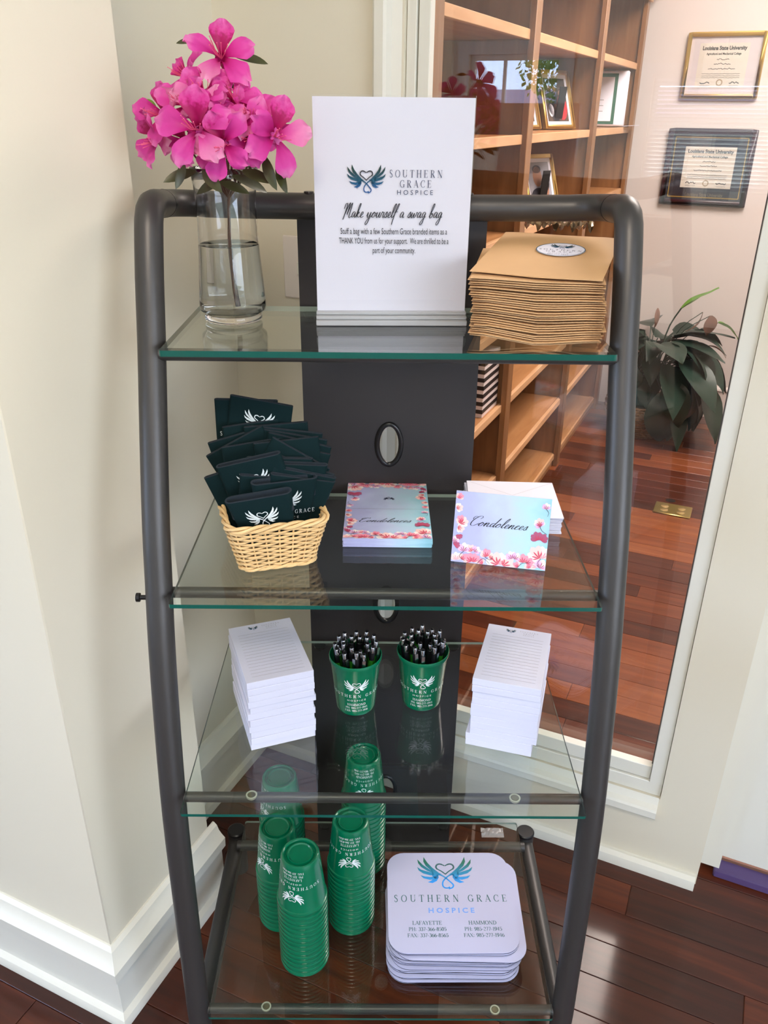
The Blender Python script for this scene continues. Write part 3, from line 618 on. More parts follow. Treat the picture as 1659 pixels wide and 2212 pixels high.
for z in (S1,S2,S3,S4):
    for x in (-.122,.135):
        rp('shelf_clip', MB().lathe([(0,-.016),(.008,-.016),(.0105,-.013),(.0105,-.009),(0,-.009)], 16, (x,1.302,z)).box(x-.006,x+.006,1.302,1.312,z-.02,z-.009), BLACK)
# glass shelves: clear faces, green front edge, highlight painted into the back edge
def glass_shelf(name, yf, z, th=.008, yb=1.3035, w=.2955, label=None):
    vs = []; ch = .001
    P = rrect(2*w, yb-yf, .004, 3); cy_ = (yf+yb)/2; P = [(x, y+cy_) for x, y in P]
    mb = MB(); n = len(P)
    mb.add([(x,y,z) for x,y in P], [tuple(range(n))], 0); mb.add([(x,y,z-th) for x,y in P], [tuple(range(n))[::-1]], 0)
    for k in range(n):
        a, b = P[k], P[(k+1) % n]; mi = 1 if max(a[1],b[1]) < yf+.0045 else (2 if min(a[1],b[1]) > yb-.0045 else 3)
        mb.add([(*a,z),(*a,z-th),(*b,z-th),(*b,z)], [(0,1,2,3)], mi)
    me = mb.mesh(name, [GLASS, GEDGE, GEDGEB, GEDGES], smooth=False)
    bm = bmesh.new(); bm.from_mesh(me); bmesh.ops.remove_doubles(bm, verts=bm.verts, dist=1e-6); bm.to_mesh(me); bm.free()
    o = put(name, me, rack, (0,-1.1,0)); return o
sh = [glass_shelf('glass_shelf', 1.0337, S1), glass_shelf('glass_shelf', .9407, S2, .006), glass_shelf('glass_shelf', .8714, S3, .005), glass_shelf('glass_shelf', .8735, S4, .005)]
BUMPI = mat('bumper_core', (112,106,84), .3, metal=.4); BUMPO = mat('bumper_ring', (186,184,164), .2, spec=.8)
for o, y, z, x in ((sh[2],.915,S3,-.198),(sh[2],.912,S3,.197),(sh[3],.897,S4,-.199),(sh[3],.893,S4,.198)):
    th = .005
    MB().lathe([(0,-th-.0042),(.0052,-th-.0042),(.0052,-th-.0002),(0,-th-.0002)], 20, (x,y,z)).lathe([(.0062,-th-.006),(.0085,-th-.003),(.0085,-th-.0001),(.0062,-th-.0001),(.0062,-th-.006)], 20, (x,y,z), 1).build('bumper', [BUMPI, BUMPO], o)
mb = MB(); q = random.Random(2)
vs = [(.215+.048*i/10, 1.262+.024*j/5+.001*i/10*0, S4+.0004+(q.uniform(.0002,.003) if j > 1 else .0002)) for j in range(6) for i in range(11)]
mb.add(vs, [(j*11+i,j*11+i+1,j*11+i+12,j*11+i+11) for j in range(5) for i in range(10)])
m, t, b = node_mat('clear_tape'); b.inputs['Base Color'].default_value = (.8,.8,.8,1); b.inputs['Alpha'].default_value = .32; b.inputs['Roughness'].default_value = .12
mb.build('tape_scrap', m, sh[3], smooth=False)['label'] = 'crumpled scrap of clear tape'

# ================================================================== shelf one: vase, branch, sign, bags
vz = thing('glass_vase', 'clear flared glass vase half full of water on the top glass shelf', 'vase', (-.2255,1.204,S1+.0006))
OUT = [(.0,.0),(.038,.0),(.0415,.003),(.0415,.009),(.0405,.0115),(.0470,.017),(.0480,.024),(.0476,.030),(.0455,.06),(.0432,.09),(.0420,.115),(.0412,.14),(.0412,.158),(.0420,.175),(.0436,.19),(.0462,.2065)]
INN = [(.0448,.2065),(.0422,.19),(.0405,.175),(.0397,.158),(.0397,.14),(.0404,.115),(.0416,.09),(.0438,.06),(.0455,.032),(.044,.022),(.036,.0165),(0,.0155)]
MB().lathe(OUT+[(.0456,.2072)]+INN, 64).build('body', VASEG, vz, angle=60)
WL = .108
MB().lathe([(0,.0150),(.0362,.0160),(.0443,.0216),(.0458,.032),(.0441,.06),(.0419,.09),(.0408,WL),(.0395,WL-.0012),(0,WL-.0012)], 64).build('water', WATER, vz, angle=60)

br = thing('azalea_branch', 'cut branch of bright magenta azaleas standing in the glass vase', 'flowers', (-.2255,1.204,S1))
def bp(x, y, z): return (x+.2255, y-1.204, z-S1)
STP = [bp(-.219,1.200,S1+.022), bp(-.2215,1.2,1.29), bp(-.2235,1.2,1.346), bp(-.2225,1.203,1.38), bp(-.221,1.204,1.41)]
MB().tube(spline(STP, 5), [.0030-.0011*k/20 for k in range(21)], 9).build('main_stem', STEM, br)
def petal_mesh(seed, mtl, L=.046, Wd=.030):
    q = random.Random(seed); nu, nv = 9, 7; vs = []; ph = q.uniform(0, 6)
    for j in range(nu):
        v = j/(nu-1)
        wv = Wd*(.18+.82*math.sin(min(1, v*1.15)*PI*.5)**1.5)*(1-max(0, v-.72)**2*6.0)
        for i in range(nv):
            u = i/(nv-1)*2-1
            x = u*wv*.5; y = L*v*(1-.10*abs(u)**2.5*v)
            z = .010*v**.6 - .012*v**2.6 + .0045*(abs(u)**2)*(1-v*.6) + .0045*math.sin(u*6+ph+v*7)*v**2 + q.uniform(-.001,.001)*v
            vs.append((x+q.uniform(-.0007,.0007)*v, y, z))
    return MB().add(vs, [(j*nv+i,j*nv+i+1,(j+1)*nv+i+1,(j+1)*nv+i) for j in range(nu-1) for i in range(nv-1)]).mesh('petal', [mtl], angle=80)
PET = [petal_mesh(k, MAGENTAP if k == 3 else MAGENTA, .045+.003*(k % 3), .033+.003*(k % 2)) for k in range(5)]; PETB = [petal_mesh(k+9, MAGENTAB, .044, .036) for k in range(2)]
def stamen_mesh():
    mb = MB(); q = random.Random(8)
    for k in range(7):
        a = q.uniform(-.8,.8); b = q.uniform(-.3,.5); L = .036+.008*(k == 0)
        mb.tube([(0,0,.002),(math.sin(a)*L*.25,-L*.12+b*.004,L*.55),(math.sin(a)*L*.5,-L*.05+b*.012,L)], [.0006,.0005,.0005], 5)
        mb.lathe([(0,-.0009),(.0009,0),(0,.0009)], 6, (math.sin(a)*L*.5,-L*.05+b*.012,L))
    return mb.mesh('stamens', [STAM])
STM = stamen_mesh()
TUBE = MB().lathe([(.0016,-.022),(.003,-.012),(.0062,.0),(.0085,.005)], 14).mesh('flower_throat', [mat('azalea_throat', (190,20,110), .5)])
def flower(x, y, z, nrm, size, spin, seed, open_=1.0):
    q = random.Random(seed)
    f = put('flower', TUBE, br); n = Vector(nrm).normalized()
    zq = n.to_track_quat('Z', 'Y'); f.rotation_mode = 'QUATERNION'; f.rotation_quaternion = zq @ Euler((0,0,R(spin))).to_quaternion()
    f.location = bp(x, y, z); f.scale = (size*.87, size*.87, size*.87)
    for k in range(5):
        me = PETB[seed % 2] if k == 0 else PET[(k+seed) % 5]
        a = R(72*k+q.uniform(-9,9)); tilt = R(24+q.uniform(-16,20))/open_
        p = put('petal', me, f); p.rotation_mode = 'QUATERNION'
        p.rotation_quaternion = Euler((0,0,a)).to_quaternion() @ Euler((tilt,R(q.uniform(-10,10)),0)).to_quaternion()
        p.location = (-math.sin(a)*.0055, math.cos(a)*.0055, .003)
        s = q.uniform(.92,1.1); p.scale = (s*q.uniform(.95,1.12), s, s)
    put('stamens', STM, f)
FL = [(-.209,1.160,1.580,(.05,-1,.62),1.06,4,1,1.1), (-.231,1.140,1.529,(-.1,-1,.75),1.0,30,2,1), (-.262,1.190,1.551,(-.75,-.6,.7),.82,70,3,.9), (-.290,1.150,1.511,(-.7,-1,.25),.95,20,4,1),
      (-.234,1.098,1.489,(-.12,-1,.35),1.08,0,5,1), (-.172,1.140,1.504,(.25,-1,.55),1.02,10,6,1), (-.203,1.100,1.464,(.1,-1,-.1),.95,25,7,.9), (-.172,1.128,1.477,(.1,-1,.1),.9,50,8,1),
      (-.137,1.128,1.478,(.55,-1,.1),1.05,-18,9,1.15), (-.304,1.165,1.473,(-.8,-.8,-.25),.95,40,10,.9), (-.262,1.142,1.468,(-.4,-1,-.35),.8,15,11,.85), (-.200,1.205,1.520,(.5,-.2,1),.85,33,12,1), (-.250,1.225,1.510,(-.3,.4,1),.9,12,13,1), (-.214,1.125,1.507,(.1,-1,.5),.85,60,14,.9), (-.256,1.135,1.520,(-.4,-1,.6),.85,22,15,.9), (-.192,1.135,1.525,(.2,-1,.9),.8,44,16,.85), (-.225,1.115,1.462,(-.1,-1,-.2),.7,12,17,.8), (-.150,1.15,1.50,(.5,-.8,.6),.75,5,18,.85)]
FL = [(-.22+(a[0]+.22)*.88, a[1], (a[2] if a[2] > 1.5 else 1.5-(1.5-a[2])*.5)-(.007 if a[2] > 1.57 else 0), *a[3:]) for a in FL]
for a in FL: flower(a[0], a[1], a[2], a[3], a[4], a[5], a[6], a[7])
FORK = bp(-.221,1.204,1.408)
for a in FL:
    n = Vector(a[3]).normalized(); e = Vector(bp(a[0],a[1],a[2])) - n*.022*a[4]; s0 = Vector(FORK); mid = (s0+e)/2 + Vector((0,.008,-.004))
    MB().tube(spline([s0, mid, e], 4), .0012, 6).build('twig', STEM, br)
def leaf_mesh(L, Wd, m, name='leaf', droop=.2, fold=.25):
    vs = []; n = 8
    for j in range(n+1):
        v = j/n; w = Wd*math.sin(PI*min(1,v*.93+.05))**.85*.5*(1 if v < .999 else 0); z = -droop*L*v*v
        vs += [(-w, L*v, z+fold*w), (0, L*v, z), (w, L*v, z+fold*w)]
    fs = [(j*3+i, j*3+i+1, j*3+i+4, j*3+i+3) for j in range(n) for i in range(2)]
    return MB().add(vs, fs).mesh(name, [m], angle=70)
LFD = leaf_mesh(.05,.017,LEAFD); LFL = leaf_mesh(.028,.012,LEAFL)
for (x,y,z,az,el,s,me) in [(-.195,1.18,1.577,80,-2,.8,LFD),(-.236,1.12,1.452,150,-25,1.0,LFD),(-.215,1.16,1.437,-100,-20,.9,LFD),(-.205,1.15,1.44,75,-18,1.0,LFD),(-.222,1.15,1.432,100,-12,.8,LFD),
    (-.262,1.13,1.457,-160,-55,.7,LFD),(-.160,1.13,1.466,150,-55,.9,LFD),(-.143,1.135,1.46,165,-50,.9,LFD),(-.300,1.17,1.515,-60,35,1,LFL),(-.282,1.16,1.535,-50,40,.8,LFL),(-.243,1.16,1.592,-80,5,.5,LFD),
    (-.19,1.14,1.447,120,-10,.9,LFD),(-.25,1.14,1.446,-130,-8,.9,LFD),(-.203,1.178,1.556,170,-60,.35,LFD)]:
    o = put('leaf', me, br, bp(x,y,z), (0,0,0), (s,s,s)); o.rotation_mode = 'YXZ'; o.rotation_euler = (R(el), R(50 if az > 0 else -50), -R(az))

sg_ = thing('acrylic_sign', 'clear acrylic sign stand holding the white swag bag notice on the top shelf', 'sign', (.005,1.2,S1+.0006), (0,0,R(2)))
MB().box(-.108,.108,-.003,.003,.0165,.297).build('sleeve', ACRYL, sg_, smooth=False)
MB().box(-.1072,.1072,-.0012,.0012,.0172,.2945).build('notice', GLOSSP, sg_, smooth=False)
CLR = sheet_glass('acrylic_base', (.8,.8,.82,1))
MB().box(-.1085,.1085,-.024,.024,0,.0075).box(-.1085,.1085,-.018,.018,.0075,.0125).box(-.1085,.1085,-.010,.010,.0125,.0172).build('base', mat('base_acrylic', (170,172,174), .12, spec=.8), sg_, bevel=.001)
def fitw(polys, width, x, y):
    a = min(p[0] for g in polys for p in g); b = max(p[0] for g in polys for p in g); return [[((p[0]-(a+b)/2)/(b-a)*width+x, p[1]+y) for p in g] for g in polys]
def SX(px, py): # position on the notice from where it sits on the sheet
    l = 680+10*(py-213)/457; r = 1022-23*(py-219)/451; v = (py-(213+9*(px-l)/(r-l)))/457
    return ((px-l)/(r-l)-.5)*.216, .297-.0025-(v+.06*v*(1-v)*0)*.2775
def onsign(x, y): return (x, -.00335, y)
x, y = SX(793,381); o = logo_part(sg_, LOGOD, INK, .0515, (x,-.0034,y), (PI/2,0,0))
ink = []
for tx, px, py, hgt, wd_ in (('SOUTHERN',896,379,.0095,.0715),('GRACE',895,400,.0095,.0425)):
    x, y = SX(px,py); ink += fitw(serif(tx, hgt, .35, .8), wd_, x, y)
x, y = SX(894,415); hos = fitw(plain('H O S P I C E', .0062), .049, x, y)
printed('title_lettering', sg_, [ink, hos], [SLATE, SLATE], onsign)
x, y = SX(847,463); sc_ = fitw(script('Make yourself a swag bag', .0182, .22, .05, .4, .5, 0, 0, .6), .1385, x, y)
printed('script_lettering', sg_, [sc_], [INK], onsign)
lines = []
for tx, px, py in (('Stuff a bag with a few Southern Grace branded items as a',850,499),('THANK YOU from us for your support.  We are thrilled to be a',850,520),('part of your community.',850,541)):
    x, y = SX(px,py); wv = plain(tx, .0082, 1, 0, 0); wd_ = max(p[0] for g in wv for p in g)*2; tgt = {0:.149,1:.1535,2:.06}[(py-499)//21]
    lines += [[(a/wd_*tgt+x, b+y) for a, b in g] for g in wv]
printed('message_lettering', sg_, [lines], [INK], onsign)

# paper bags
def bag_mesh(seed, sag):
    q = random.Random(seed); mb = MB(); nx = 8; w, d, th = .172, .220, .0013
    vs = []; 
    def prof(u, lay, y): return -sag*max(0, 1-abs(u-.05)*1.15)*(1-.55*y) + (th if lay else 0)*(.35+.65*min(1, 6*(1-abs(u)))) + q.uniform(-.0001,.0001)
    for lay in (0, 1):
        for yy in (0, .3, 1):
            for i in range(nx+1):
                u = i/nx*2-1; vs.append((u*w/2, (yy-.5)*d, prof(u, lay, yy)))
    n = nx+1
    for lay in (0, 1):
        for j in range(2):
            for i in range(nx):
                a = lay*3*n+j*n+i; f = (a, a+1, a+n+1, a+n); mb_f = f if lay else f[::-1]; mb.f.append(mb_f); mb.m.append(0)
    mb.v = vs
    for j in range(2):
        for i in (0, nx): mb.f.append((j*n+i, (j+1)*n+i, 3*n+(j+1)*n+i, 3*n+j*n+i)); mb.m.append(0)
    for i in range(nx): mb.f.append((2*n+i, 2*n+i+1, 5*n+i+1, 5*n+i)); mb.m.append(0)
    # folded bottom flap seen at the front
    for i in range(nx): mb.f.append((i, i+1, 3*n+i+1, 3*n+i)); mb.m.append(0)
    return mb.mesh('paper_bag', [KRAFT], angle=50)
BAGS = [bag_mesh(k, .0095-.0075*k/5) for k in range(6)]
NB = 27; q = random.Random(12)
d0 = Vector((-math.sin(R(-11)), math.cos(R(-11)), 0)); fm = Vector((.196,1.072,0))
for k in range(NB):
    t = k/(NB-1); top = (k == NB-1)
    z = S1+.0100+.0030*k + (.0012 if k > 9 else 0) + (.0016 if k > 20 else 0)
    r = R(-11 + q.uniform(-1.3,1.3) - (8 if top else 0)); c = fm + d0*(.1105+q.uniform(-.0025,.0025)) + Vector((q.uniform(-.002,.002)+.003*math.sin(t*5)-.0035, 0, z))
    if top: c += Vector((.014,.004,.0105))
    lab = 'brown kraft paper bag with a round logo sticker, topmost of its stack' if top else 'brown kraft paper bag, %s from the top of its stack' % ORD[NB-1-k] if k else 'brown kraft paper bag lying directly on the glass, bottom of its stack'
    b = tag(put('paper_bag', BAGS[5 if top else int(t*5.99)], None, c, (R(1.6*t + (4.6 if top else 0)), R(.2), r)), lab, 'bag', 'kraft bags stacked on the top shelf')
    if top:
        st = put('sticker', MB().prism(arc(0,0,.0345,.0345,0,360,48)[:-1], 0, .0003, 0).mesh('sticker', [WHITE], smooth=False), b, (.012,.022,.0018))
        st['label'] = 'round white logo sticker'
        printed('sticker_rim', st, [ribbon(arc(0,0,.0338,.0338,0,360,48), lambda t, dx, dy: .0012)], [LOGOD], lambda x, y: (x, y, .0006))
        logo_part(st, LOGOD, INK, .034, (.0,.014,.0006), (0,0,0))
        printed('lettering', st, [serif('SOUTHERN', .0062, .42, 1, .5, 0, -.0072)+serif('GRACE', .0062, .45, 1, .5, 0, -.0165)+serif('985-277-1945', .0036, .1, 1.1, .5, 0, -.0292), plain('H O S P I C E', .0032, 1.1, 0, -.0228)], [SLATE, GREY], lambda x, y: (x, y, .0006))
mb = MB(); nx, ny = 30, 6; q = random.Random(5)
vs = [(-.052+.104*i/nx, -.012+.03*j/ny, .004*math.sin(i*1.7+j)+.005*math.sin(i*.8-j*.9)+.002*q.uniform(-1,1)+.006) for j in range(ny+1) for i in range(nx+1)]
mb.add(vs, [(j*(nx+1)+i, j*(nx+1)+i+1, (j+1)*(nx+1)+i+1, (j+1)*(nx+1)+i) for j in range(ny) for i in range(nx)])
tag(mb.build('foil_sheet', mat('bronze_foil', (186,160,130), .22, metal=.9), None, (.262,1.322,S1+.1195), (R(8),0,R(-12)), angle=20), 'crumpled bronze foil lying behind the top kraft bag', 'foil')

# ================================================================== shelf two: basket of sleeves, cards, envelopes
def rect_path(w, d, r, n):
    P = rrect(w, d, r, 8); L = [0]
    for a, b in zip(P, P[1:]+P[:1]): L.append(L[-1]+math.hypot(b[0]-a[0], b[1]-a[1]))
    out = []
    for k in range(n):
        t = k/n*L[-1]; i = max(j for j in range(len(P)) if L[j] <= t+1e-12); f = (t-L[i])/max(L[i+1]-L[i],1e-9); a, b = P[i], P[(i+1) % len(P)]
        nx, ny = (b[1]-a[1]), -(b[0]-a[0]); l = math.hypot(nx, ny) or 1
        out.append((a[0]+(b[0]-a[0])*f, a[1]+(b[1]-a[1])*f, nx/l, ny/l))
    return out
bk = thing('wicker_basket', 'tapered pale wicker basket full of dark green foam can sleeves', 'basket', (-.176,1.112,S2+.0006), (0,0,R(16)))
BH = .074; NS = 30
def bdim(f): return .108+.034*f, .150+.034*f, .016+.004*f
mb = MB(); q = random.Random(3); NR = 17
for k in range(NR):
    f = (k+.7)/NR; w, d, r = bdim(f); P = rect_path(w, d, r, NS*4); pts = []
    for i, (x, y, nx, ny) in enumerate(P):
        o = .0026*math.cos(PI*(i/4+k)) + q.uniform(-.0003,.0003); pts.append((x+nx*o, y+ny*o, .004+f*BH*.93+.0005*math.sin(i*.3+k)))
    mb.tube(pts, .00158+.0002*(k%3), 6, closed=True)
wv = stuff(mb.build('woven_willow', WICKER, bk)); wv['label'] = 'woven willow strands'
st = []
for k in range(NS):
    P0 = rect_path(*bdim(0), NS)[k]; P1 = rect_path(*bdim(1), NS)[k]
    MB().tube([(P0[0],P0[1],.002), (P1[0],P1[1],BH)], .0015, 6).build('stake', WICKER, bk)
for ph in range(3):
    for nm, zz, f, rr_ in (('rim_strand', BH+.003, 1, .0026), ('base_strand', .0042, 0, .0022)):
        P = rect_path(*bdim(f), 96)
        MB().tube([(x+nx*.0034*math.cos(i*.55+ph*2.1), y+ny*.0034*math.cos(i*.55+ph*2.1), zz+(.0034 if f else .0018)*math.sin(i*.55+ph*2.1)) for i, (x,y,nx,ny) in enumerate(P)], rr_, 7, closed=True).build(nm, WICKER, bk)
MB().prism(rrect(.104,.146,.014), .003, .006).build('base', WICKER, bk)

def sleeve_mesh(w, h, d, wall=.0032, tp=0):
    """flattened foam tube, open at the top, closed at the bottom"""
    n = 12; seg = []
    def ring(ww, dd, z):
        return [(x, y, z) for x, y in [( (ww/2-dd/2)+dd/2*math.cos(a), dd/2*math.sin(a)) for a in [(-PI/2+PI*k/n) for k in range(n+1)]] + [(-(ww/2-dd/2)+dd/2*math.cos(a), dd/2*math.sin(a)) for a in [(PI/2+PI*k/n) for k in range(n+1)]]]
    mb = MB(); N = 2*(n+1); dl = 2*wall+.0006
    rows = [ring(w-.002-tp, dl, -h), ring(w-tp*.6, dl+.2*(d-dl), -h*.55), ring(w, d, -.0004)]
    rim = ring(w-2*wall*.9, max(d-2*wall, .0005), 0); dn = ring(w-2*wall, max(d-2*wall, .0005)*.7, -h*.4)
    allr = rows + [ring(w-.0004, d-.0004, 0), rim, dn]; vs = [p for r_ in allr for p in r_]; fs = []; ms = []
    for j in range(len(allr)-1):
        for k in range(N): l = (k+1) % N; fs.append((j*N+k, j*N+l, (j+1)*N+l, (j+1)*N+k)); ms.append(0 if j < 2 else 1)
    mb.v = vs; mb.f = fs + [tuple(range(N))[::-1], tuple(5*N+k for k in range(N))]; mb.m = ms + [0, 1]
    return mb.mesh('can_sleeve', [SLEEVE, SLEEVEI], angle=50)
SLV = {}
# x, y, z of the middle of the top edge; yaw, roll, lean back; opening; printed or not; what singles it out
KZ = [(-.179,1.034,1.036,2,10,-8,.020,1,'frontmost in the basket, its open mouth turned to the viewer'),
 (-.145,1.061,1.049,15,1,-9,.017,1,'with a wide open mouth, just behind the frontmost one'),
 (-.119,1.073,1.047,14,-13,-8,.010,0,'leaning right behind the wide open one'),
 (-.161,1.070,1.050,9,-6,-8,.009,0,'low between the frontmost one and the wide open one'),
 (-.118,1.079,1.053,10,-15,-6,.010,0,'tilted down to the right with a thin dark mouth'),
 (-.196,1.070,1.075,0,14,-8,.013,1,'large at the left, showing SOU beside the frontmost one'),
 (-.132,1.086,1.063,5,-4,-6,.011,0,'in the middle of the basket, its mouth pinched open'),
 (-.154,1.094,1.068,4,-2,-4,.008,0,'upright in the middle, behind the pinched open one'),
 (-.219,1.084,1.056,0,20,-4,.008,0,'dark against the left rim of the basket'),
 (-.120,1.098,1.057,-4,-19,6,.007,0,'flat at the right rim, sloping steeply'),
 (-.124,1.108,1.070,-6,-29,6,.007,1,'lying slantwise across the heap with a sliver of print'),
 (-.147,1.118,1.086,6,5,4,.007,0,'folded flat above the slanting one'),
 (-.129,1.125,1.071,-4,-10,4,.007,0,'at the right of the heap below two fanned ones'),
 (-.196,1.126,1.079,12,6,4,.007,0,'upper left, edge rising to the right'),
 (-.128,1.133,1.081,-5,-12,2,.007,0,'lower of two fanned out at the upper right'),
 (-.226,1.136,1.077,14,26,2,.007,0,'steeply tilted at the upper left'),
 (-.135,1.141,1.086,-5,-8,2,.007,0,'upper of two fanned out at the upper right'),
 (-.221,1.148,1.083,10,14,0,.007,0,'peeping out at the far left edge'),
 (-.143,1.149,1.090,0,-6,0,.007,0,'nearly level near the top of the heap'),
 (-.166,1.157,1.096,8,3,0,.007,0,'level, just below the tallest two'),
 (-.200,1.164,1.096,10,6,0,.007,0,'short corner showing below the tallest two'),
 (-.187,1.172,1.128,-4,-9,0,.007,1,'tallest in the basket, wings and heart printed near its top'),
 (-.212,1.181,1.126,0,-1,0,.009,1,'tall at the back, half hidden by the tallest one')]
w_s = .0955
for k, (x,y,z,yw,ro,le,d,pr_,lab) in enumerate(KZ):
    hh = .080 if k in (0,1,2,4,6,7,9,12) else .106
    if (d,hh) not in SLV: SLV[d,hh] = sleeve_mesh(w_s, hh, d, tp=.022 if hh < .1 else 0)
    o = tag(put('can_sleeve', SLV[d,hh], None, (x,y,z), (0,0,0)), 'dark green can sleeve '+lab, 'can sleeve', 'foam can sleeves in the wicker basket')
    o.rotation_mode = 'QUATERNION'
    o.rotation_quaternion = Euler((0,0,R(yw))).to_quaternion() @ Euler((0,R(-ro),0)).to_quaternion() @ Euler((R(-le),0,0)).to_quaternion()
    if pr_:
        dy = -(d/2+.0004)
        lg = flatmesh('winged_heart_mark', [at(logo()+heart(), .046, 0, -.033)], [WHITEP], lambda X, Y: (X, -(d/2+.0007) + (d/2-.0035)*min(1,-Y/.108)*.98, Y))
        tx = flatmesh('lettering', [fitw(serif('SOUTHERN GRACE', .0068, .36, 1.25), .082, 0, -.057)+plain('H O S P I C E', .0042, 1.1, 0, -.066)], [WHITEP], lambda X, Y: (X, -(d/2+.0007) + (d/2-.0035)*min(1,-Y/.108)*.98, Y))
        put('winged_heart_mark', lg, o); put('lettering', tx, o)

# magnolia card print
def petal2(L, w, a, x, y):
    P = [(0,0),(.35*w,.3*L),(.5*w,.62*L),(.36*w,.86*L),(.06*w,L),(-.34*w,.88*L),(-.5*w,.6*L),(-.36*w,.28*L)]
    c, s = math.cos(R(a)), math.sin(R(a)); return [(px*c-py*s+x, px*s+py*c+y) for px, py in P]
def magnolia(G, x, y, s, a, kind=0):
    cols = [(0,1,3),(1,2,3),(5,0,6),(6,6,3),(1,0,2)][kind]
    for da, L, w, ci in ((-62,.8,.5,cols[0]),(62,.8,.5,cols[0]),(-32,1,.55,cols[1]),(34,.95,.55,cols[0]),(0,1.05,.6,cols[1])):
        G[ci].append(petal2(L*s, w*s, a+da, x, y))
        G[cols[2]].append(petal2(L*s*.62, w*s*.16, a+da+4, x, y))
def twig(G, pts, w=.0006):
    G[4] += ribbon([(p.x,p.y) for p in spline(pts, 4)], lambda t, dx, dy: w*(1.3-.6*t))
def card_design():
    """one card face 140 x 108 mm, origin at its centre"""
    G = [[] for _ in range(7)]; q = random.Random(6); X, Y = .07, .054
    for x, y, s, a, k in [(-.066,.043,.011,-20,1),(-.068,.028,.012,-70,0),(-.060,.004,.016,-30,0),(-.058,.008,.013,40,1),(-.064,-.001,.013,-100,0),(-.061,-.012,.009,190,3),(-.067,-.024,.012,-10,2),(-.066,-.030,.010,-50,3),
        (-.052,-.037,.016,0,2),(-.040,-.036,.013,30,0),(-.036,-.036,.012,-40,2),(-.062,-.051,.014,10,4),(-.054,-.050,.012,-30,1),(-.040,-.052,.017,40,1),(-.036,-.052,.016,-5,1),(-.018,-.042,.015,10,1),(-.012,-.044,.012,-50,0),(-.022,-.053,.011,60,1),
        (.000,-.052,.024,42,0),(.004,-.052,.022,0,4),(.008,-.053,.022,-50,0),(.020,-.041,.014,20,2),(.024,-.041,.013,-30,2),(.036,-.045,.016,0,1),(.042,-.046,.014,-40,1),(.030,-.053,.011,50,1),(.046,-.053,.011,10,1),(.058,-.050,.018,30,4),(.062,-.051,.017,-20,2),
        (.060,-.036,.024,42,0),(.064,-.036,.022,5,4),(.055,-.009,.016,20,3),(.060,-.009,.014,-30,3),(.056,.013,.014,10,0),(.058,.012,.012,40,2),(.063,.039,.011,0,2)]:
        magnolia(G, x, y, s*.82, a, k)
    for pts in ([(.063,.039),(.067,.034),(.066,.028)],[(.056,.013),(.060,.006),(.068,.001)],[(-.052,-.037),(-.058,-.045),(-.048,-.052)],[(-.02,-.042),(-.012,-.046),(-.008,-.041)],[(.03,-.053),(.036,-.046),(.048,-.044)],[(.062,-.036),(.058,-.044),(.061,-.05)],[(-.030,-.053),(-.022,-.045),(-.012,-.052)]): twig(G, pts)
    def clip(p): return [(min(X, max(-X, a)), min(Y, max(-Y, b))) for a, b in p]
    return [[clip(p) for p in g] for g in G], fitw(script('Condolences', .0150, .42, .06, .7, .5, 0, 0, .78), .086, -.003, .004)
CD, CT = card_design()
def layered(mb, groups, fn, n0=0):
    """prints laid one over another, each a hair above the last"""
    k = n0
    for mi, g in enumerate(groups):
        for p in g: mb.add([fn(x, y, .0002+.000004*k) for x, y in p], [tuple(range(len(p)))], mi); k += 1
def card_prints(parent, fn):
    mb = MB()
    order = sorted(range(7), key=lambda i: [0,1,2,5,6,3,4].index(i)); 
    k = 0
    for mi in order:
        for p in CD[mi]: mb.add([fn(x, y, .0002+.0000035*k) for x, y in p], [tuple(range(len(p)))], mi); k += 1
    mb.build('magnolia_print', M_PET, parent, smooth=False)
    put('script_lettering', flatmesh('script_lettering', [CT], [INK], lambda x, y: fn(x, y, .0004)), parent)
# unfolded cards in a flat pile: each is a thing; the front edge shows them all
for k in range(12):
    q = random.Random(k+40); top = k == 11; z = S2+.0007+.00125*k
    c = tag(MB().box(-.0685,.0685,-.1045,.1045,0,.0011).build('condolence_card', CARD, None, (.0035+q.uniform(-.0006,.0006),1.2105+q.uniform(-.0006,.0006),z), (0,0,R(q.uniform(-.5,.5)))),
        'unfolded magnolia condolence card, %s of the flat card pile' % ('topmost' if top else ORD[11-k]+' from the top'), 'card', 'unfolded condolence cards in a flat pile')
    if top:
        card_prints(c, lambda x, y, z: (x*.975, y*.965-.0523, .0011+z))
        mb = MB(); j = 0
        for mi in [0,1,2,5,6,3,4]:
            for p in CD[mi]: mb.add([(-x*.975, -y*.965+.0523, .0013+.0000035*j) for x, y in p], [tuple(range(len(p)))], mi); j += 1
        mb.build('magnolia_print', M_PET, c, smooth=False)
        printed('back_mark', c, [at(logo()+heart(), .018, .003, .040, PI), at(serif('SOUTHERN GRACE', .003, .4), 1, .003, .092, PI)], [SLATE, SLATE], lambda x, y: (x, y, .0016))
        printed('fold_line', c, [[quad_stroke(-.068, 0, .068, 0, .0005)]], [GREY], lambda x, y: (x, y, .00135))
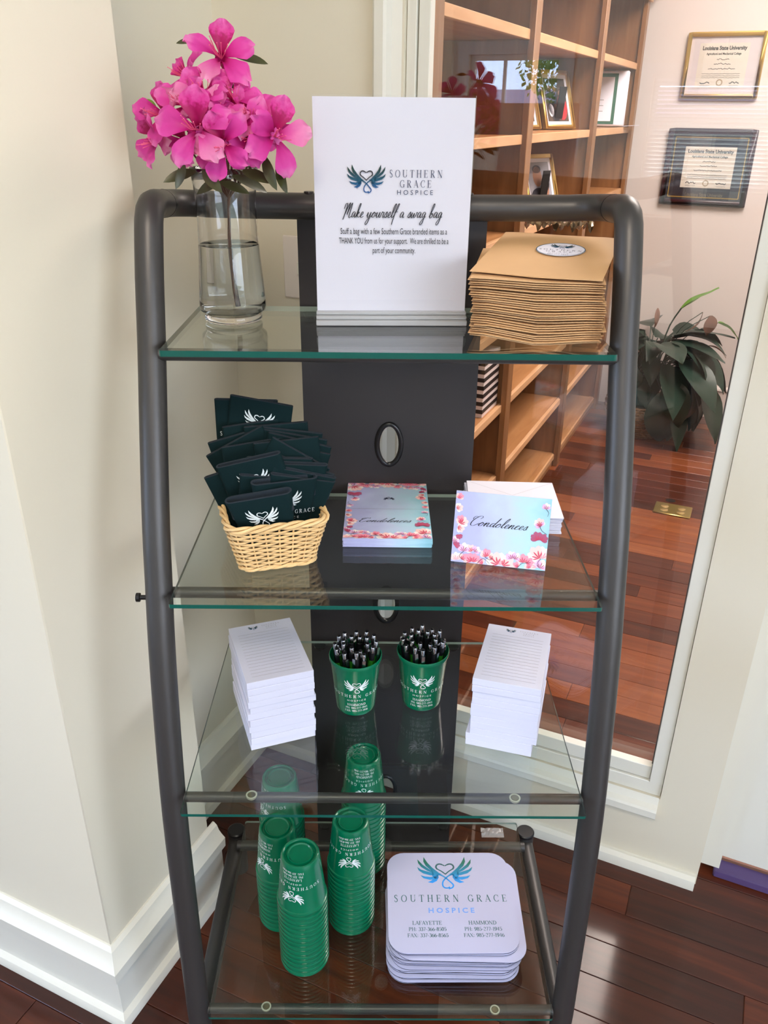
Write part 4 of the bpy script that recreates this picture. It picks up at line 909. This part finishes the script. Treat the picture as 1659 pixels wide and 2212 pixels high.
# tented card in front of the envelopes
tc_ = thing('condolence_card', 'folded magnolia condolence card standing open like a tent beside the flat pile', 'card', (.1655,1.0515,S2+.0007), (0,0,R(-11.4)))
ln = R(19)
def front(x, y, z=0): return (x, -z*math.cos(ln) + (y+.053)*math.sin(ln), (y+.053)*math.cos(ln)+z*math.sin(ln))
mb = MB()
def panel(fa, th=.0006):
    vs = [fa(x, y, zz) for zz in (0, -th) for x, y in ((-.0695,-.053),(.0695,-.053),(.0695,.053),(-.0695,.053))]
    return vs, [(0,1,2,3),(7,6,5,4),(0,4,5,1),(1,5,6,2),(2,6,7,3),(3,7,4,0)]
mb.add(*panel(front)); mb.build('front_panel', CARD, tc_, smooth=False)
top_y, top_z = front(0,.053)[1:]
def back(x, y, z=0): a = R(17); return (x, top_y+.0008+(.053-y)*math.sin(a)*1.0, top_z-(.053-y)*math.cos(ln)*.995)
mb = MB(); vs = [back(x,y) for x,y in ((-.0695,-.053),(.0695,-.053),(.0695,.053),(-.0695,.053))]; vs += [(a,b+.0006,c) for a,b,c in vs]
mb.add(vs, [(0,1,2,3),(7,6,5,4),(0,4,5,1),(1,5,6,2),(2,6,7,3),(3,7,4,0)]); mb.build('back_panel', WHITE, tc_, smooth=False)
card_prints(tc_, lambda x, y, z: front(x*.99, y*.975, z))
# envelopes
for k in range(11):
    q = random.Random(k+70); top = k > 8
    mb = MB().box(-.0735,.0735,-.068,.068,0,.0029 if k < 9 else .0018)
    o = tag(mb.build('envelope', PAPERE if k < 9 else WHITE, None, (.208+q.uniform(-.0012,.0012)+(.003 if top else 0), 1.2245+q.uniform(-.0012,.0012)-(.004 if k == 10 else 0), S2+.0007+.00305*k-(.0009 if k == 10 else 0)), (0,0,R(-1.5+q.uniform(-.6,.6)-(1.5 if top else 0))), bevel=.0006),
        'white envelope behind the tented card, %s of its pile' % ('topmost' if k == 10 else ORD[10-k]+' from the top'), 'envelope', 'white envelopes piled behind the tented card')
    if k == 10: printed('flap_line', o, [[quad_stroke(-.072,.066,0,.012,.0004), quad_stroke(.072,.066,0,.012,.0004)]], [GREY], lambda x, y: (x, y, .00192))

# ================================================================== shelf three: pads, pen cups
def pad_mesh(): return MB().box(-.0528,.0528,-.078,.078,0,.0119).mesh('notepad', [PAPERE], smooth=False, bevel=.0005)
PADM = pad_mesh()
def pads(cx, cy, rot, n, side, seed, bottom_shift):
    q = random.Random(seed)
    for k in range(n):
        top = k == n-1; z = S3+.0006+.01205*k
        dx, dy, dr = q.uniform(-.0014,.0014), q.uniform(-.0014,.0014), q.uniform(-.9,.9)
        if k < bottom_shift: dx -= .004; dr -= 1.0
        if top: dx, dy, dr = 0, 0, 0
        lab = 'white lined notepad with printed heading, topmost of the %s pad stack' % side if top else 'white notepad, %s in the %s pad stack' % ((ORD[n-1-k]+' from the top') if k else 'lowest', side)
        o = tag(put('notepad', PADM, None, (cx+dx, cy+dy, z), (0,0,R(rot+dr))), lab, 'notepad', 'notepads in the %s stack' % side)
        if top:
            zt = .0121
            lo = logo_part(o, LOGOD, INK, .0165, (-.0135,.0655,zt), (0,0,0))
            printed('heading', o, [serif('SOUTHERN', .0032, .4, .9, .5, .0165, .0672)+serif('GRACE', .0032, .4, .9, .5, .0165, .0620), plain('H O S P I C E', .0021, 1.1, .0165, .0578)], [GREY, GREY], lambda x, y: (x, y, zt))
            printed('ruled_lines', o, [[quad_stroke(-.042, .050-.0082*j, .042, .050-.0082*j, .00045) for j in range(15)]], [GREY], lambda x, y: (x, y, zt))
pads(-.186, 1.093, 19.5, 11, 'left-hand', 21, 0)
pads(.2085, 1.081, -16.0, 11, 'right-hand', 33, 2)

CPROF = [(0,.0034),(.0190,.0034),(.0208,.0016),(.0222,.0018),(.0238,.0052),(.0256,.0052),(.0274,.0012),(.0296,.0001),(.0316,.0010),(.0328,.0036),(.0336,.010),(.0418,.0975),(.0421,.0985),(.0438,.0992),(.0443,.1010),(.0443,.1045),(.0438,.1062),(.0430,.1068),(.0424,.1060),(.0411,.0950),(.0332,.012),(.0290,.0072),(0,.0068)]
CUPM = MB().lathe(CPROF, 48).mesh('plastic_cup', [CUPG], angle=30)
CUPL = MB().lathe(CPROF, 36).mesh('plastic_cup', [CUPG], angle=30)
def oncup(x, y):
    """(arc length, height) -> outside of the cup, facing the viewer"""
    r = .0336+(.0415-.0336)*(y-.010)/.0845+.00025; a = x/.0385; return (r*math.sin(a), -r*math.cos(a), y)
def sub(p, step=.004):
    out = []
    for i in range(len(p)):
        a, b = p[i], p[(i+1) % len(p)]; n = max(1, int(math.hypot(b[0]-a[0], b[1]-a[1])/step))
        out += [(a[0]+(b[0]-a[0])*k/n, a[1]+(b[1]-a[1])*k/n) for k in range(n)]
    return out
CUPPRINT = {}
for city, ph, fx in (('HAMMOND','985-277-1945','985-277-1946'), ('LAFAYETTE','337-366-8505','337-366-8565')):
    tx = serif('SOUTHERN GRACE', .0062, .42, 1.05, .5, 0, .0425)+plain('H O S P I C E', .0036, 1.2, 0, .0345)+serif(city, .0050, .04, 1.15, .5, 0, .0245)+serif('PH: '+ph, .0042, .04, 1.2, .5, 0, .0178)+serif('FAX: '+fx, .0042, .04, 1.2, .5, 0, .0112)
    CUPPRINT[city] = flatmesh('lettering', [[sub(p) for p in tx]], [WHITEP], oncup)
CUPLOGO = flatmesh('winged_heart_mark', [[sub(p) for p in at(logo()+heart(), .040, 0, .066)]], [WHITEP], oncup)
def cup_prints(c, city, rot=0):
    put('winged_heart_mark', CUPLOGO, c, (0,0,0), (0,0,R(rot))); put('lettering', CUPPRINT[city], c, (0,0,0), (0,0,R(rot)))
PENB = [MB().lathe([(0,0),(.0012,.002),(.004,.016),(.0048,.03),(.0048,.118),(.0042,.124),(0,.124)], 12).mesh('pen', [m]) for m in (BLACK, PGREEN)]
PENB[1] = MB().lathe([(0,0),(.0012,.002),(.004,.016),(.0048,.03),(.0048,.108)], 12, mi=0).lathe([(.0048,.108),(.0049,.109),(.0048,.122),(.0042,.126),(0,.126)], 12, mi=1).mesh('pen', [PGREEN, BLACK])
PENP = MB().lathe([(.0036,.124),(.0038,.1255),(.0036,.1365),(.003,.138),(0,.138)], 12).mesh('plunger', [SILVER])
PENT = MB().lathe([(.0028,.138),(.0028,.1405),(0,.1412)], 10).mesh('push_button', [BLACK])
PENC = MB().add([(-.0022,-.0052,.124),(.0022,-.0052,.124),(.0026,-.0078,.128),(-.0026,-.0078,.128),(.0028,-.0082,.108),(-.0028,-.0082,.108),(.0012,-.0068,.088),(-.0012,-.0068,.088),
    (-.0022,-.0044,.124),(.0022,-.0044,.124),(.0026,-.0068,.1275),(-.0026,-.0068,.1275),(.0028,-.0072,.108),(-.0028,-.0072,.108),(.0012,-.0060,.088),(-.0012,-.0060,.088)],
    [(0,1,2,3),(3,2,4,5),(5,4,6,7),(9,8,11,10),(10,11,13,12),(12,13,15,14),(0,3,11,8),(3,5,13,11),(5,7,15,13),(1,9,10,2),(2,10,12,4),(4,12,14,6),(6,14,15,7)]).mesh('clip', [SILVER], angle=60)
CLK = ['twelve','one','two','three','four','five','six','seven','eight','nine','ten','eleven']
def pen_cup(x, y, rot, side, seed):
    c = tag(put('plastic_cup', CUPM, None, (x,y,S3+.0006), (0,0,0)), 'green plastic cup filled with pens, %s of the two pen cups' % side, 'cup', 'pen cups'); cup_prints(c, 'HAMMOND', rot)
    q = random.Random(seed); spots = [(.0335, 30*k+q.uniform(-5,5), k) for k in range(12)] + [(.0205, 45*k+20+q.uniform(-6,6), 12+k) for k in range(8)]
    for r, a, k in spots:
        a_ = R(90-a); rb = r*.62
        base = Vector((x+rb*math.cos(a_), y+rb*math.sin(a_), S3+.0085)); topv = Vector((x+(r+.0015)*math.cos(a_), y+(r+.0015)*math.sin(a_), S3+.135))
        dv = (topv-base).normalized(); grn = q.random() < .4
        ring = k < 12
        lab = 'pen at %s o\'clock on the rim of the %s cup%s' % (CLK[k], side, '') if ring else 'pen in the %s cup, %s of the inner ring clockwise' % (side, ORD[k-12] if k > 12 else 'first')
        p = tag(put('pen', PENB[1 if grn else 0], None, base - Vector((0,0,0)) + dv*q.uniform(.0,.008)), ('green and black ' if grn else 'black ')+lab.replace(', green barrel',''), 'pen', 'pens in the %s cup' % side)
        p.rotation_mode = 'QUATERNION'; p.rotation_quaternion = dv.to_track_quat('Z', 'Y') @ Euler((0,0,q.uniform(0,2*PI))).to_quaternion()
        p.scale = (1,1,.85)
        put('plunger', PENP, p); put('push_button', PENT, p); put('clip', PENC, p)
pen_cup(-.0475, 1.118, 4, 'left-hand', 5)
pen_cup(.0655, 1.131, -2, 'right-hand', 9)

# ================================================================== shelf four: upturned cups, mouse pads
def cup_stack(x, y, n, where, city, rot, seed):
    q = random.Random(seed)
    for k in range(n):
        top = k == n-1
        lab = 'upturned green cup, %s of the stack %s' % ('topmost' if top else (ORD[n-1-k]+' from the top' if k else 'lowest'), where)
        o = tag(put('plastic_cup', CUPM if top or k == 0 else CUPL, None, (x+q.uniform(-.0001,.0001), y+q.uniform(-.0001,.0001), S4+.1074+.0112*k), (0, PI, R(q.uniform(-2,2)))), lab, 'cup', 'cups in the stack '+where)
        if top and city: cup_prints(o, city, rot)
cup_stack(-.139, .990, 15, 'nearest the front', 'LAFAYETTE', 20, 1)
cup_stack(-.190, 1.078, 12, 'left behind the front stack', 'HAMMOND', 40, 2)
cup_stack(-.0565, 1.072, 14, 'right of the front stack', 'LAFAYETTE', 2, 3)
cup_stack(-.196, 1.178, 14, 'at back by the left rail', 'HAMMOND', 55, 4)
cup_stack(-.036, 1.203, 17, 'at back by the panel', 'HAMMOND', -2, 6)

MP = MB().prism(rrect(.238,.219,.034,7), 0, .0014, 1).prism(rrect(.238,.219,.034,7), .0014, .0029, 0).mesh('mouse_pad', [PADTOP, RUBBER], smooth=False)
NM = 16; q = random.Random(14)
for k in range(NM):
    top = k == NM-1; sh_ = (.010, -.004) if k == NM-3 else (0, 0)
    o = tag(put('mouse_pad', MP, None, (.1325+q.uniform(-.0045,.0045)+sh_[0]-(.001 if top else 0), 1.045+.024*k/NM+q.uniform(-.004,.004)+sh_[1]+(.001 if top else 0), S4+.0006+.0031*k), (R(q.uniform(-.06,.06)), 0, R(q.uniform(-1.6,1.6) if not top else .6))),
        'white rounded mouse pad, %s of the bottom-shelf stack' % ('topmost and printed with the winged heart' if top else (ORD[NM-1-k]+' from the top' if k else 'lowest')), 'mouse pad', 'mouse pads on the bottom shelf')
    if top:
        logo_part(o, LOGOC, TEALI, .107, (-.005,.060,.0031), (0,0,0))
        printed('title_lettering', o, [fitw(serif('SOUTHERN GRACE', .0152, .435, .9), .213, .0, -.004), fitw(plain('H O S P I C E', .0105, heavy=.0004), .086, 0, -.0275)], [TEALI, SKYI], lambda x, y: (x, y, .0031))
        tl = []
        for x, a, b, c in ((-.047,'LAFAYETTE','337-366-8505','337-366-8565'), (.055,'HAMMOND','985-277-1945','985-277-1946')):
            tl += serif(a, .0080, -.02, 1.15, .5, x, -.0525)+serif('PH: '+b, .0074, .0, 1.2, .5, x, -.0650)+serif('FAX: '+c, .0074, 0, 1.2, .5, x, -.0775)
        printed('address_lettering', o, [tl], [TEALI], lambda x, y: (x, y, .0031))

# ================================================================== the office beyond the glass
SF = -.752; SB = -1.03; T0, T1 = 1.86, 4.612
bc = thing('bookcase', 'tall honey-coloured wooden bookcase along the left office wall', 'bookcase', (0,0,0), RROT)
def bb(name, m, *b, bev=.0015, par=None): return MB().box(*b).build(name, m, par or bc, bevel=bev)
for t in (T0, 2.655, 3.635, T1-.04): 
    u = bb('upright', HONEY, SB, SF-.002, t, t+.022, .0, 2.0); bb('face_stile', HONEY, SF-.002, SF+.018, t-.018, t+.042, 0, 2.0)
bb('back_board', HONEY, SB-.012, SB, T0, T1, .0, 2.0, bev=0)
bb('top_board', HONEYS, SB, SF+.02, T0-.02, T1+.02, 2.0, 2.03)
for k, (dz, ds) in enumerate(((0,.012),(.02,.03),(.045,.05))): bb('crown_moulding', EDGE, SF+.018, SF+.018+ds, T0-.02-ds*.4, T1+ds, 1.985+dz, 2.005+dz+.005)
bb('kick_board', HONEYS, SF-.03, SF-.004, T0, T1, 0, .062)
SHZ = (.06, .335, .603, .885, 1.172, 1.455, 1.73)
for a, b in ((T0+.022,2.655),(2.677,3.635),(3.657,T1-.04)):
    for z in SHZ:
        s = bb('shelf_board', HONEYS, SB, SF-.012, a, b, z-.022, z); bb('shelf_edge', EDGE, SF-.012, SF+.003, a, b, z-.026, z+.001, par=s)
def photo_frame(s, t, z, w, h, yaw, lean, lab, kind, fw_=.014):
    o = thing('photo_frame', lab, 'frame', W3(s,t,z), (0,0,R(yaw)))
    a = R(-lean)
    def pl(name, m, mb, par=o): return mb.build(name, m, par, (0,0,0), (a,0,0), bevel=.0012) if par is o else mb.build(name, m, par)
    fr = MB()
    for b in ((-w/2,-w/2+fw_,0,h),(w/2-fw_,w/2,0,h),(-w/2+fw_,w/2-fw_,0,fw_),(-w/2+fw_,w/2-fw_,h-fw_,h)): fr.box(b[0],b[1],-.012,.006,b[2],b[3])
    pl('frame', GOLD, fr); pl('mount', WHITE, MB().box(-w/2+.01,w/2-.01,-.004,.004,.01,h-.01))
    pw, ph = w/2-fw_-.014, h/2-fw_-.014
    ph_ = MB().box(-pw,pw,-.0055,-.004,h/2-ph,h/2+ph); pl('photograph', mat('photo_ground', (150,150,160) if kind else (84,70,62), .25), ph_)
    G = [[], [], [], []]
    def blob(g, x, y, rx, ry): G[g].append([(x*pw, h/2+y*ph) for x, y in [(max(-1,min(1,px)), max(-1,min(1,py))) for px, py in arc(x, y, rx, ry, 0, 360, 14)[:-1]]])
    if kind:
        blob(2,-.25,-.75,.75,.5); blob(1,-.2,.3,.42,.5); blob(2,-.2,.66,.4,.2); blob(2,.45,-.1,.4,.35); blob(1,.4,-.4,.36,.36); blob(2,.5,-.95,.55,.35)
    else:
        for x, y in ((-.6,.55),(-.1,.5),(-.55,0),(-.15,-.35)): blob(2,x,y-.35,.3,.35); blob(1,x,y,.16,.16)
        blob(3,.45,-.35,.5,.6); blob(1,.4,.3,.16,.16); blob(0,-.6,-.5,.25,.3); blob(2,-.3,-.8,.3,.2)
    pr2 = put('picture', flatmesh('picture', G, [WHITE, mat('skin_tone', (156,112,90), .4), mat('dark_clothes', (36,34,44), .4), mat('red_cloth', (170,40,50), .4)], lambda x, y: (x, -.0058, y)), o, (0,0,0), (a,0,0))
    st_ = MB().box(-.02,.02,.004,.008,0,h*.7).build('easel_strut', BLACK, o, (0,h*.7*math.sin(R(lean))*.0+.006,0), (a+R(24),0,0))
    return o
photo_frame(-.845, 3.50, 1.4575, .18, .212, 40, 18, 'gold photo frame with a group of people, one in red, on the bookcase', 0)
photo_frame(-.925, 3.28, 1.4575, .18, .200, 40, 18, 'gold photo frame half hidden behind the upright of the bookcase', 0)
photo_frame(-.835, 3.32, 1.1745, .18, .205, 40, 18, 'gold photo frame with two people, just above the top tube of the rack', 1)
cf = thing('award_holder', 'white award stand with a green-bordered certificate on the bookcase', 'award', W3(-.875,4.33,1.4605), (0,0,R(-14)))
MB().box(-.135,.135,-.004,.02,.0,.235).build('stand', WHITE, cf, rot=(R(-8),0,0), bevel=.006)
MB().box(-.125,.085,-.0065,-.003,.008,.222).build('green_border', mat('green_border', (30,92,70), .5), cf, rot=(R(-8),0,0), smooth=False)
MB().box(-.110,.070,-.0085,-.006,.020,.207).build('certificate', WHITE, cf, rot=(R(-8),0,0), smooth=False)
printed('winged_heart_mark', cf, [at(logo()+heart(), .05, -.02, .155)], [SLATE], lambda x, y: (x, -.0090, y), (0,0,0), (R(-8),0,0))
printed('small_print', cf, [[quad_stroke(-.07+(k%3)*.01,.11-.012*k,.03-(k%2)*.02,.11-.012*k,.003) for k in range(6)]], [GREY], lambda x, y: (x, -.0090, y), (0,0,0), (R(-8),0,0))
nb_ = thing('open_booklet', 'thin white booklet lying open at the edge of the bookcase shelf', 'book', W3(-.775,4.47,1.4565), (0,0,R(-30)))
for sgn in (-1,1): MB().add([(0,-.07,.001),(sgn*.07,-.07,.006),(sgn*.07,.07,.006),(0,.07,.001),(0,-.07,.003),(sgn*.07,-.07,.008),(sgn*.07,.07,.008),(0,.07,.003)], [(0,1,2,3),(4,5,6,7),(0,1,5,4),(1,2,6,5),(2,3,7,6),(3,0,4,7)]).build('page_block', WHITE, nb_, smooth=False)
# striped box: alternate black and white bands
sb = thing('striped_box', 'black and white striped box on the bookcase shelf behind the dark panel', 'box', W3(-.895,2.562,.6035), RROT)
STW = mat('box_white', (228,216,218), .5); STB = mat('box_black', (30,26,30), .45)
bb2 = [MB().box(-.125-.0012*(k%2),.125+.0012*(k%2),-.082-.0012*(k%2),.082+.0012*(k%2),.0135*k,.0135*k+.0134).mesh('band', [STB if k % 2 else STW], smooth=False) for k in range(2)]
for k in range(15): put('band', bb2[k % 2], sb, (0,0,.0135*(k - k % 2)))
bl = thing('blue_binder', 'blue binder standing in the far part of the bookcase', 'book', W3(-.90,3.70,.337), RROT)
MB().box(-.10,.10,-.018,.018,0,.24).build('cover', mat('blue_cover', (66,96,170), .45), bl, bevel=.003)
MB().box(-.097,.1005,-.015,.015,.003,.237).build('pages', WHITE, bl, smooth=False)
# diplomas
def diploma(name, lab, s0, s1, z0, z1, fm, fwid, mm, c0, c1, d0, d1, gold_line, low):
    cx, cz = (s0+s1)/2, (z0+z1)/2; w, h = s1-s0, z1-z0
    o = thing('diploma', lab, 'diploma', W3(cx, 4.702, cz), RROT); mb = MB()
    for b in ((-w/2,-w/2+fwid,-h/2,h/2),(w/2-fwid,w/2,-h/2,h/2),(-w/2+fwid,w/2-fwid,-h/2,-h/2+fwid),(-w/2+fwid,w/2-fwid,h/2-fwid,h/2)): mb.box(b[0],b[1],-.024,0,b[2],b[3])
    mb.build('frame', fm, o, bevel=.003)
    MB().box(-w/2+fwid*.8,w/2-fwid*.8,-.010,-.002,-h/2+fwid*.8,h/2-fwid*.8).build('mat_board', mm, o, smooth=False)
    x0, x1, y0, y1 = c0*w-w/2, c1*w-w/2, d0*h-h/2, d1*h-h/2; pw, ph = x1-x0, y1-y0; px = (x0+x1)/2
    MB().box(x0,x1,-.0115,-.009,y0,y1).build('certificate', CREAM, o, smooth=False)
    L = plain('Louisiana State University', ph*.085, .92, 0, 0, heavy=.0009); wd = max(p[0] for g in L for p in g)*2
    ink = [[(a/wd*pw*.9+px, b+y1-ph*.15) for a, b in g] for g in L]
    L2 = plain('Agricultural and Mechanical College', ph*.05, 1, 0, 0, heavy=.0004); wd = max(p[0] for g in L2 for p in g)*2
    ink += [[(a/wd*pw*.7+px, b+y1-ph*.26) for a, b in g] for g in L2]
    q = random.Random(len(lab))
    def squig(xc, y, ww, hh):
        n = int(ww/hh*1.6); return ribbon([(xc-ww/2+ww*i/n, y+hh*.5*q.uniform(-1,1)) for i in range(n+1)], lambda t, dx, dy: hh*.42)
    for f, wf in ((.36,.25),(.46,.34),(.57,.55)): ink += squig(px, y1-ph*f, pw*wf, ph*.03)
    for f in (.68,.73,.77): ink += squig(px, y1-ph*f, pw*.78, ph*.018)
    for sx in (-.3,.3): ink += squig(px+sx*pw, y1-ph*.88, pw*.2, ph*.05) + squig(px+sx*pw, y1-ph*.95, pw*.2, ph*.016)
    printed('lettering', o, [ink], [INK], lambda x, y: (x, -.0120, y))
    printed('seal', o, [ribbon(arc(px, y1-ph*.88, ph*.065, ph*.065, 0, 360, 20), lambda t, dx, dy: ph*.03)], [mat('seal_ink', (170,150,120), .5)], lambda x, y: (x, -.0121, y))
    if gold_line:
        g = fwid+.012; printed('gold_fillet', o, [[quad_stroke(-w/2+g,-h/2+g,-w/2+g,h/2-g,.005), quad_stroke(-w/2+g,-h/2+g,w/2-g,-h/2+g,.005), quad_stroke(w/2-g,-h/2+g,w/2-g,h/2-g,.005), quad_stroke(-w/2+g,h/2-g,w/2-g,h/2-g,.005)]], [GOLD], lambda x, y: (x, -.0108, y))
    if low:
        L = plain('Louisiana State University', .017, .92, 0, -h/2+.043, heavy=.0005); wd = max(p[0] for g in L for p in g)*2
        printed('mat_lettering', o, [[[(a/wd*pw*.76+px, b) for a, b in g] for g in L]], [mat('dull_gold_ink', (120,112,96), .5)], lambda x, y: (x, -.0108, y))
    MB().box(-w/2+fwid,w/2-fwid,-.017,-.0155,-h/2+fwid,h/2-fwid).build('glazing', PANE, o, smooth=False)
diploma('diploma', 'white-matted diploma in a thin gold frame, upper one on the office wall', -.547, -.196, 1.585, 1.862, GOLD, .018, mat('lilac_mat', (226,216,222), .6), .17, .80, .16, .84, False, False)
diploma('diploma', 'diploma on a navy mat in a dark wood frame, lower one on the office wall', -.572, -.158, 1.098, 1.450, MAHOG, .026, NAVY, .22, .80, .235, .775, True, True)
# floor outlet and hole
P = (1.240,3.128); ou = thing('floor_outlet', 'brass floor outlet plate with four sockets in the office floor', 'outlet', (P[0],P[1],.0005), RROT)
MB().box(-.076,.076,-.056,.056,0,.006).build('plate', BRASS, ou, bevel=.004)
for x in (-.034,.034):
    for y in (-.019,.019): MB().lathe([(0,.0075),(.013,.0075),(.0165,.006),(.0165,.004)], 20, (x,y,0)).build('socket', mat('brass_socket', (190,164,110), .4, metal=.7), ou)
MB().prism(arc(0,0,.021,.017,0,360,20)[:-1], 0, .0012).build('floor_hole', mat('hole_dark', (24,12,10), .8), None, (1.262,3.226,0), RROT); ho = bpy.data.objects['floor_hole']; tag(ho, 'dark round cable hole in the office floor beside the brass outlet', 'hole')
# potted peace lily
pc = Vector((1.36,4.10,0)); pl_ = thing('potted_plant', 'large dark green peace lily drooping over a basket in the office corner', 'plant', pc)
mb = MB()
for k in range(13):
    n = 60; r0 = .125+.05*math.sin(k/12*1.9); 
    mb.tube([((r0+.004*math.cos(PI*(i+k)))*math.cos(2*PI*i/n), (r0+.004*math.cos(PI*(i+k)))*math.sin(2*PI*i/n), .008+.0135*k) for i in range(n)], .0072, 6, closed=True)
bo = stuff(mb.build('wicker_pot', mat('brown_wicker', (120,88,58), .6, vary=.35, vscale=25), pl_)); bo['label'] = 'brown wicker pot'
MB().lathe([(0,.0),(.12,.0),(.165,.17),(0,.165)], 24).build('soil', mat('soil', (46,34,26), .9), pl_)
def big_leaf(L, Wd, bend, m, seed):
    q = random.Random(seed); vs = []; n = 10; ang = 0; y = z = 0
    for j in range(n+1):
        v = j/n; w = Wd*.5*max(0.02, math.sin(PI*min(1,.04+v*.96)**.8))*(1 if j < n else .05)
        for i, u in enumerate((-1,-.5,0,.5,1)): vs.append((u*w, y, z + .22*w*abs(u) + .004*math.sin(6*v+u*3+seed)))
        y += L/n*math.cos(ang); z += L/n*math.sin(ang); ang -= bend/n
    return MB().add(vs, [(j*5+i,j*5+i+1,j*5+i+6,j*5+i+5) for j in range(n) for i in range(4)]).mesh('leaf', [m], angle=80)
PLV = [big_leaf(.24,.125,R(b),PLANT,k) for k, b in enumerate((50,70,90,40,30))]; PLB = [big_leaf(.2,.05,R(60),BROWNL,8)]; PLG = [big_leaf(.22,.062,R(10),PLANTL,9), big_leaf(.15,.058,R(40),PLANTL,10)]
NARROW = big_leaf(.2,.035,R(45),PLANT,12)
q = random.Random(17)
def lily_leaf(az, reach, zb, pitch, me, sc, stalk_r=.0032, roll=0, zs=.17):
    a = R(az); e = Vector((math.cos(a)*reach, math.sin(a)*reach, zb)); b = Vector((math.cos(a)*.04, math.sin(a)*.04, zs))
    midp = b*.5+e*.5+Vector((math.cos(a)*reach*-.12, math.sin(a)*reach*-.12, .10))
    s = MB().tube(spline([b, midp, e], 4), stalk_r, 5).build('stalk', PLANT, pl_)
    o = put('leaf', me, s, e); o.rotation_mode = 'QUATERNION'
    o.rotation_quaternion = Euler((0,0,a-PI/2)).to_quaternion() @ Euler((R(pitch),0,0)).to_quaternion() @ Euler((0,R(roll),0)).to_quaternion(); o.scale = (sc,sc,sc)
for k in range(84):
    az = q.uniform(-210,50) if k % 4 else q.uniform(0,360); lay = k % 4
    away = .34 if 85 < az % 360 < 275 else 1
    lily_leaf(az, (.11,.20,.25,.19)[lay]*q.uniform(.85,1.2)*away, (.50,.44,.33,.27)[lay]*q.uniform(.92,1.08), (8,-25,-55,-66)[lay]+q.uniform(-14,14), PLV[k % 5], q.uniform(1.0,1.35)*(.55 if away < 1 else 1), roll=q.uniform(-25,25))
for k in range(7): lily_leaf(q.uniform(-50,15), q.uniform(.24,.32), q.uniform(.34,.46), q.uniform(-75,-45), NARROW, q.uniform(.8,1.1), .0022)
lily_leaf(-14, .12, .655, 38, big_leaf(.19,.075,R(8),PLANTL,22), 1.0, .004); lily_leaf(2, .33, .575, -18, PLG[1], 1.0, .0022)
lily_leaf(-20, .22, .645, -95, PLB[0], .62, .002); lily_leaf(-30, .26, .64, -80, big_leaf(.12,.09,R(40),BROWNL,31), .9, .002, 40); lily_leaf(-8, .28, .47, -4, PLB[0], .6, .002); lily_leaf(-100, .06, .66, -60, PLB[0], .5, .002)
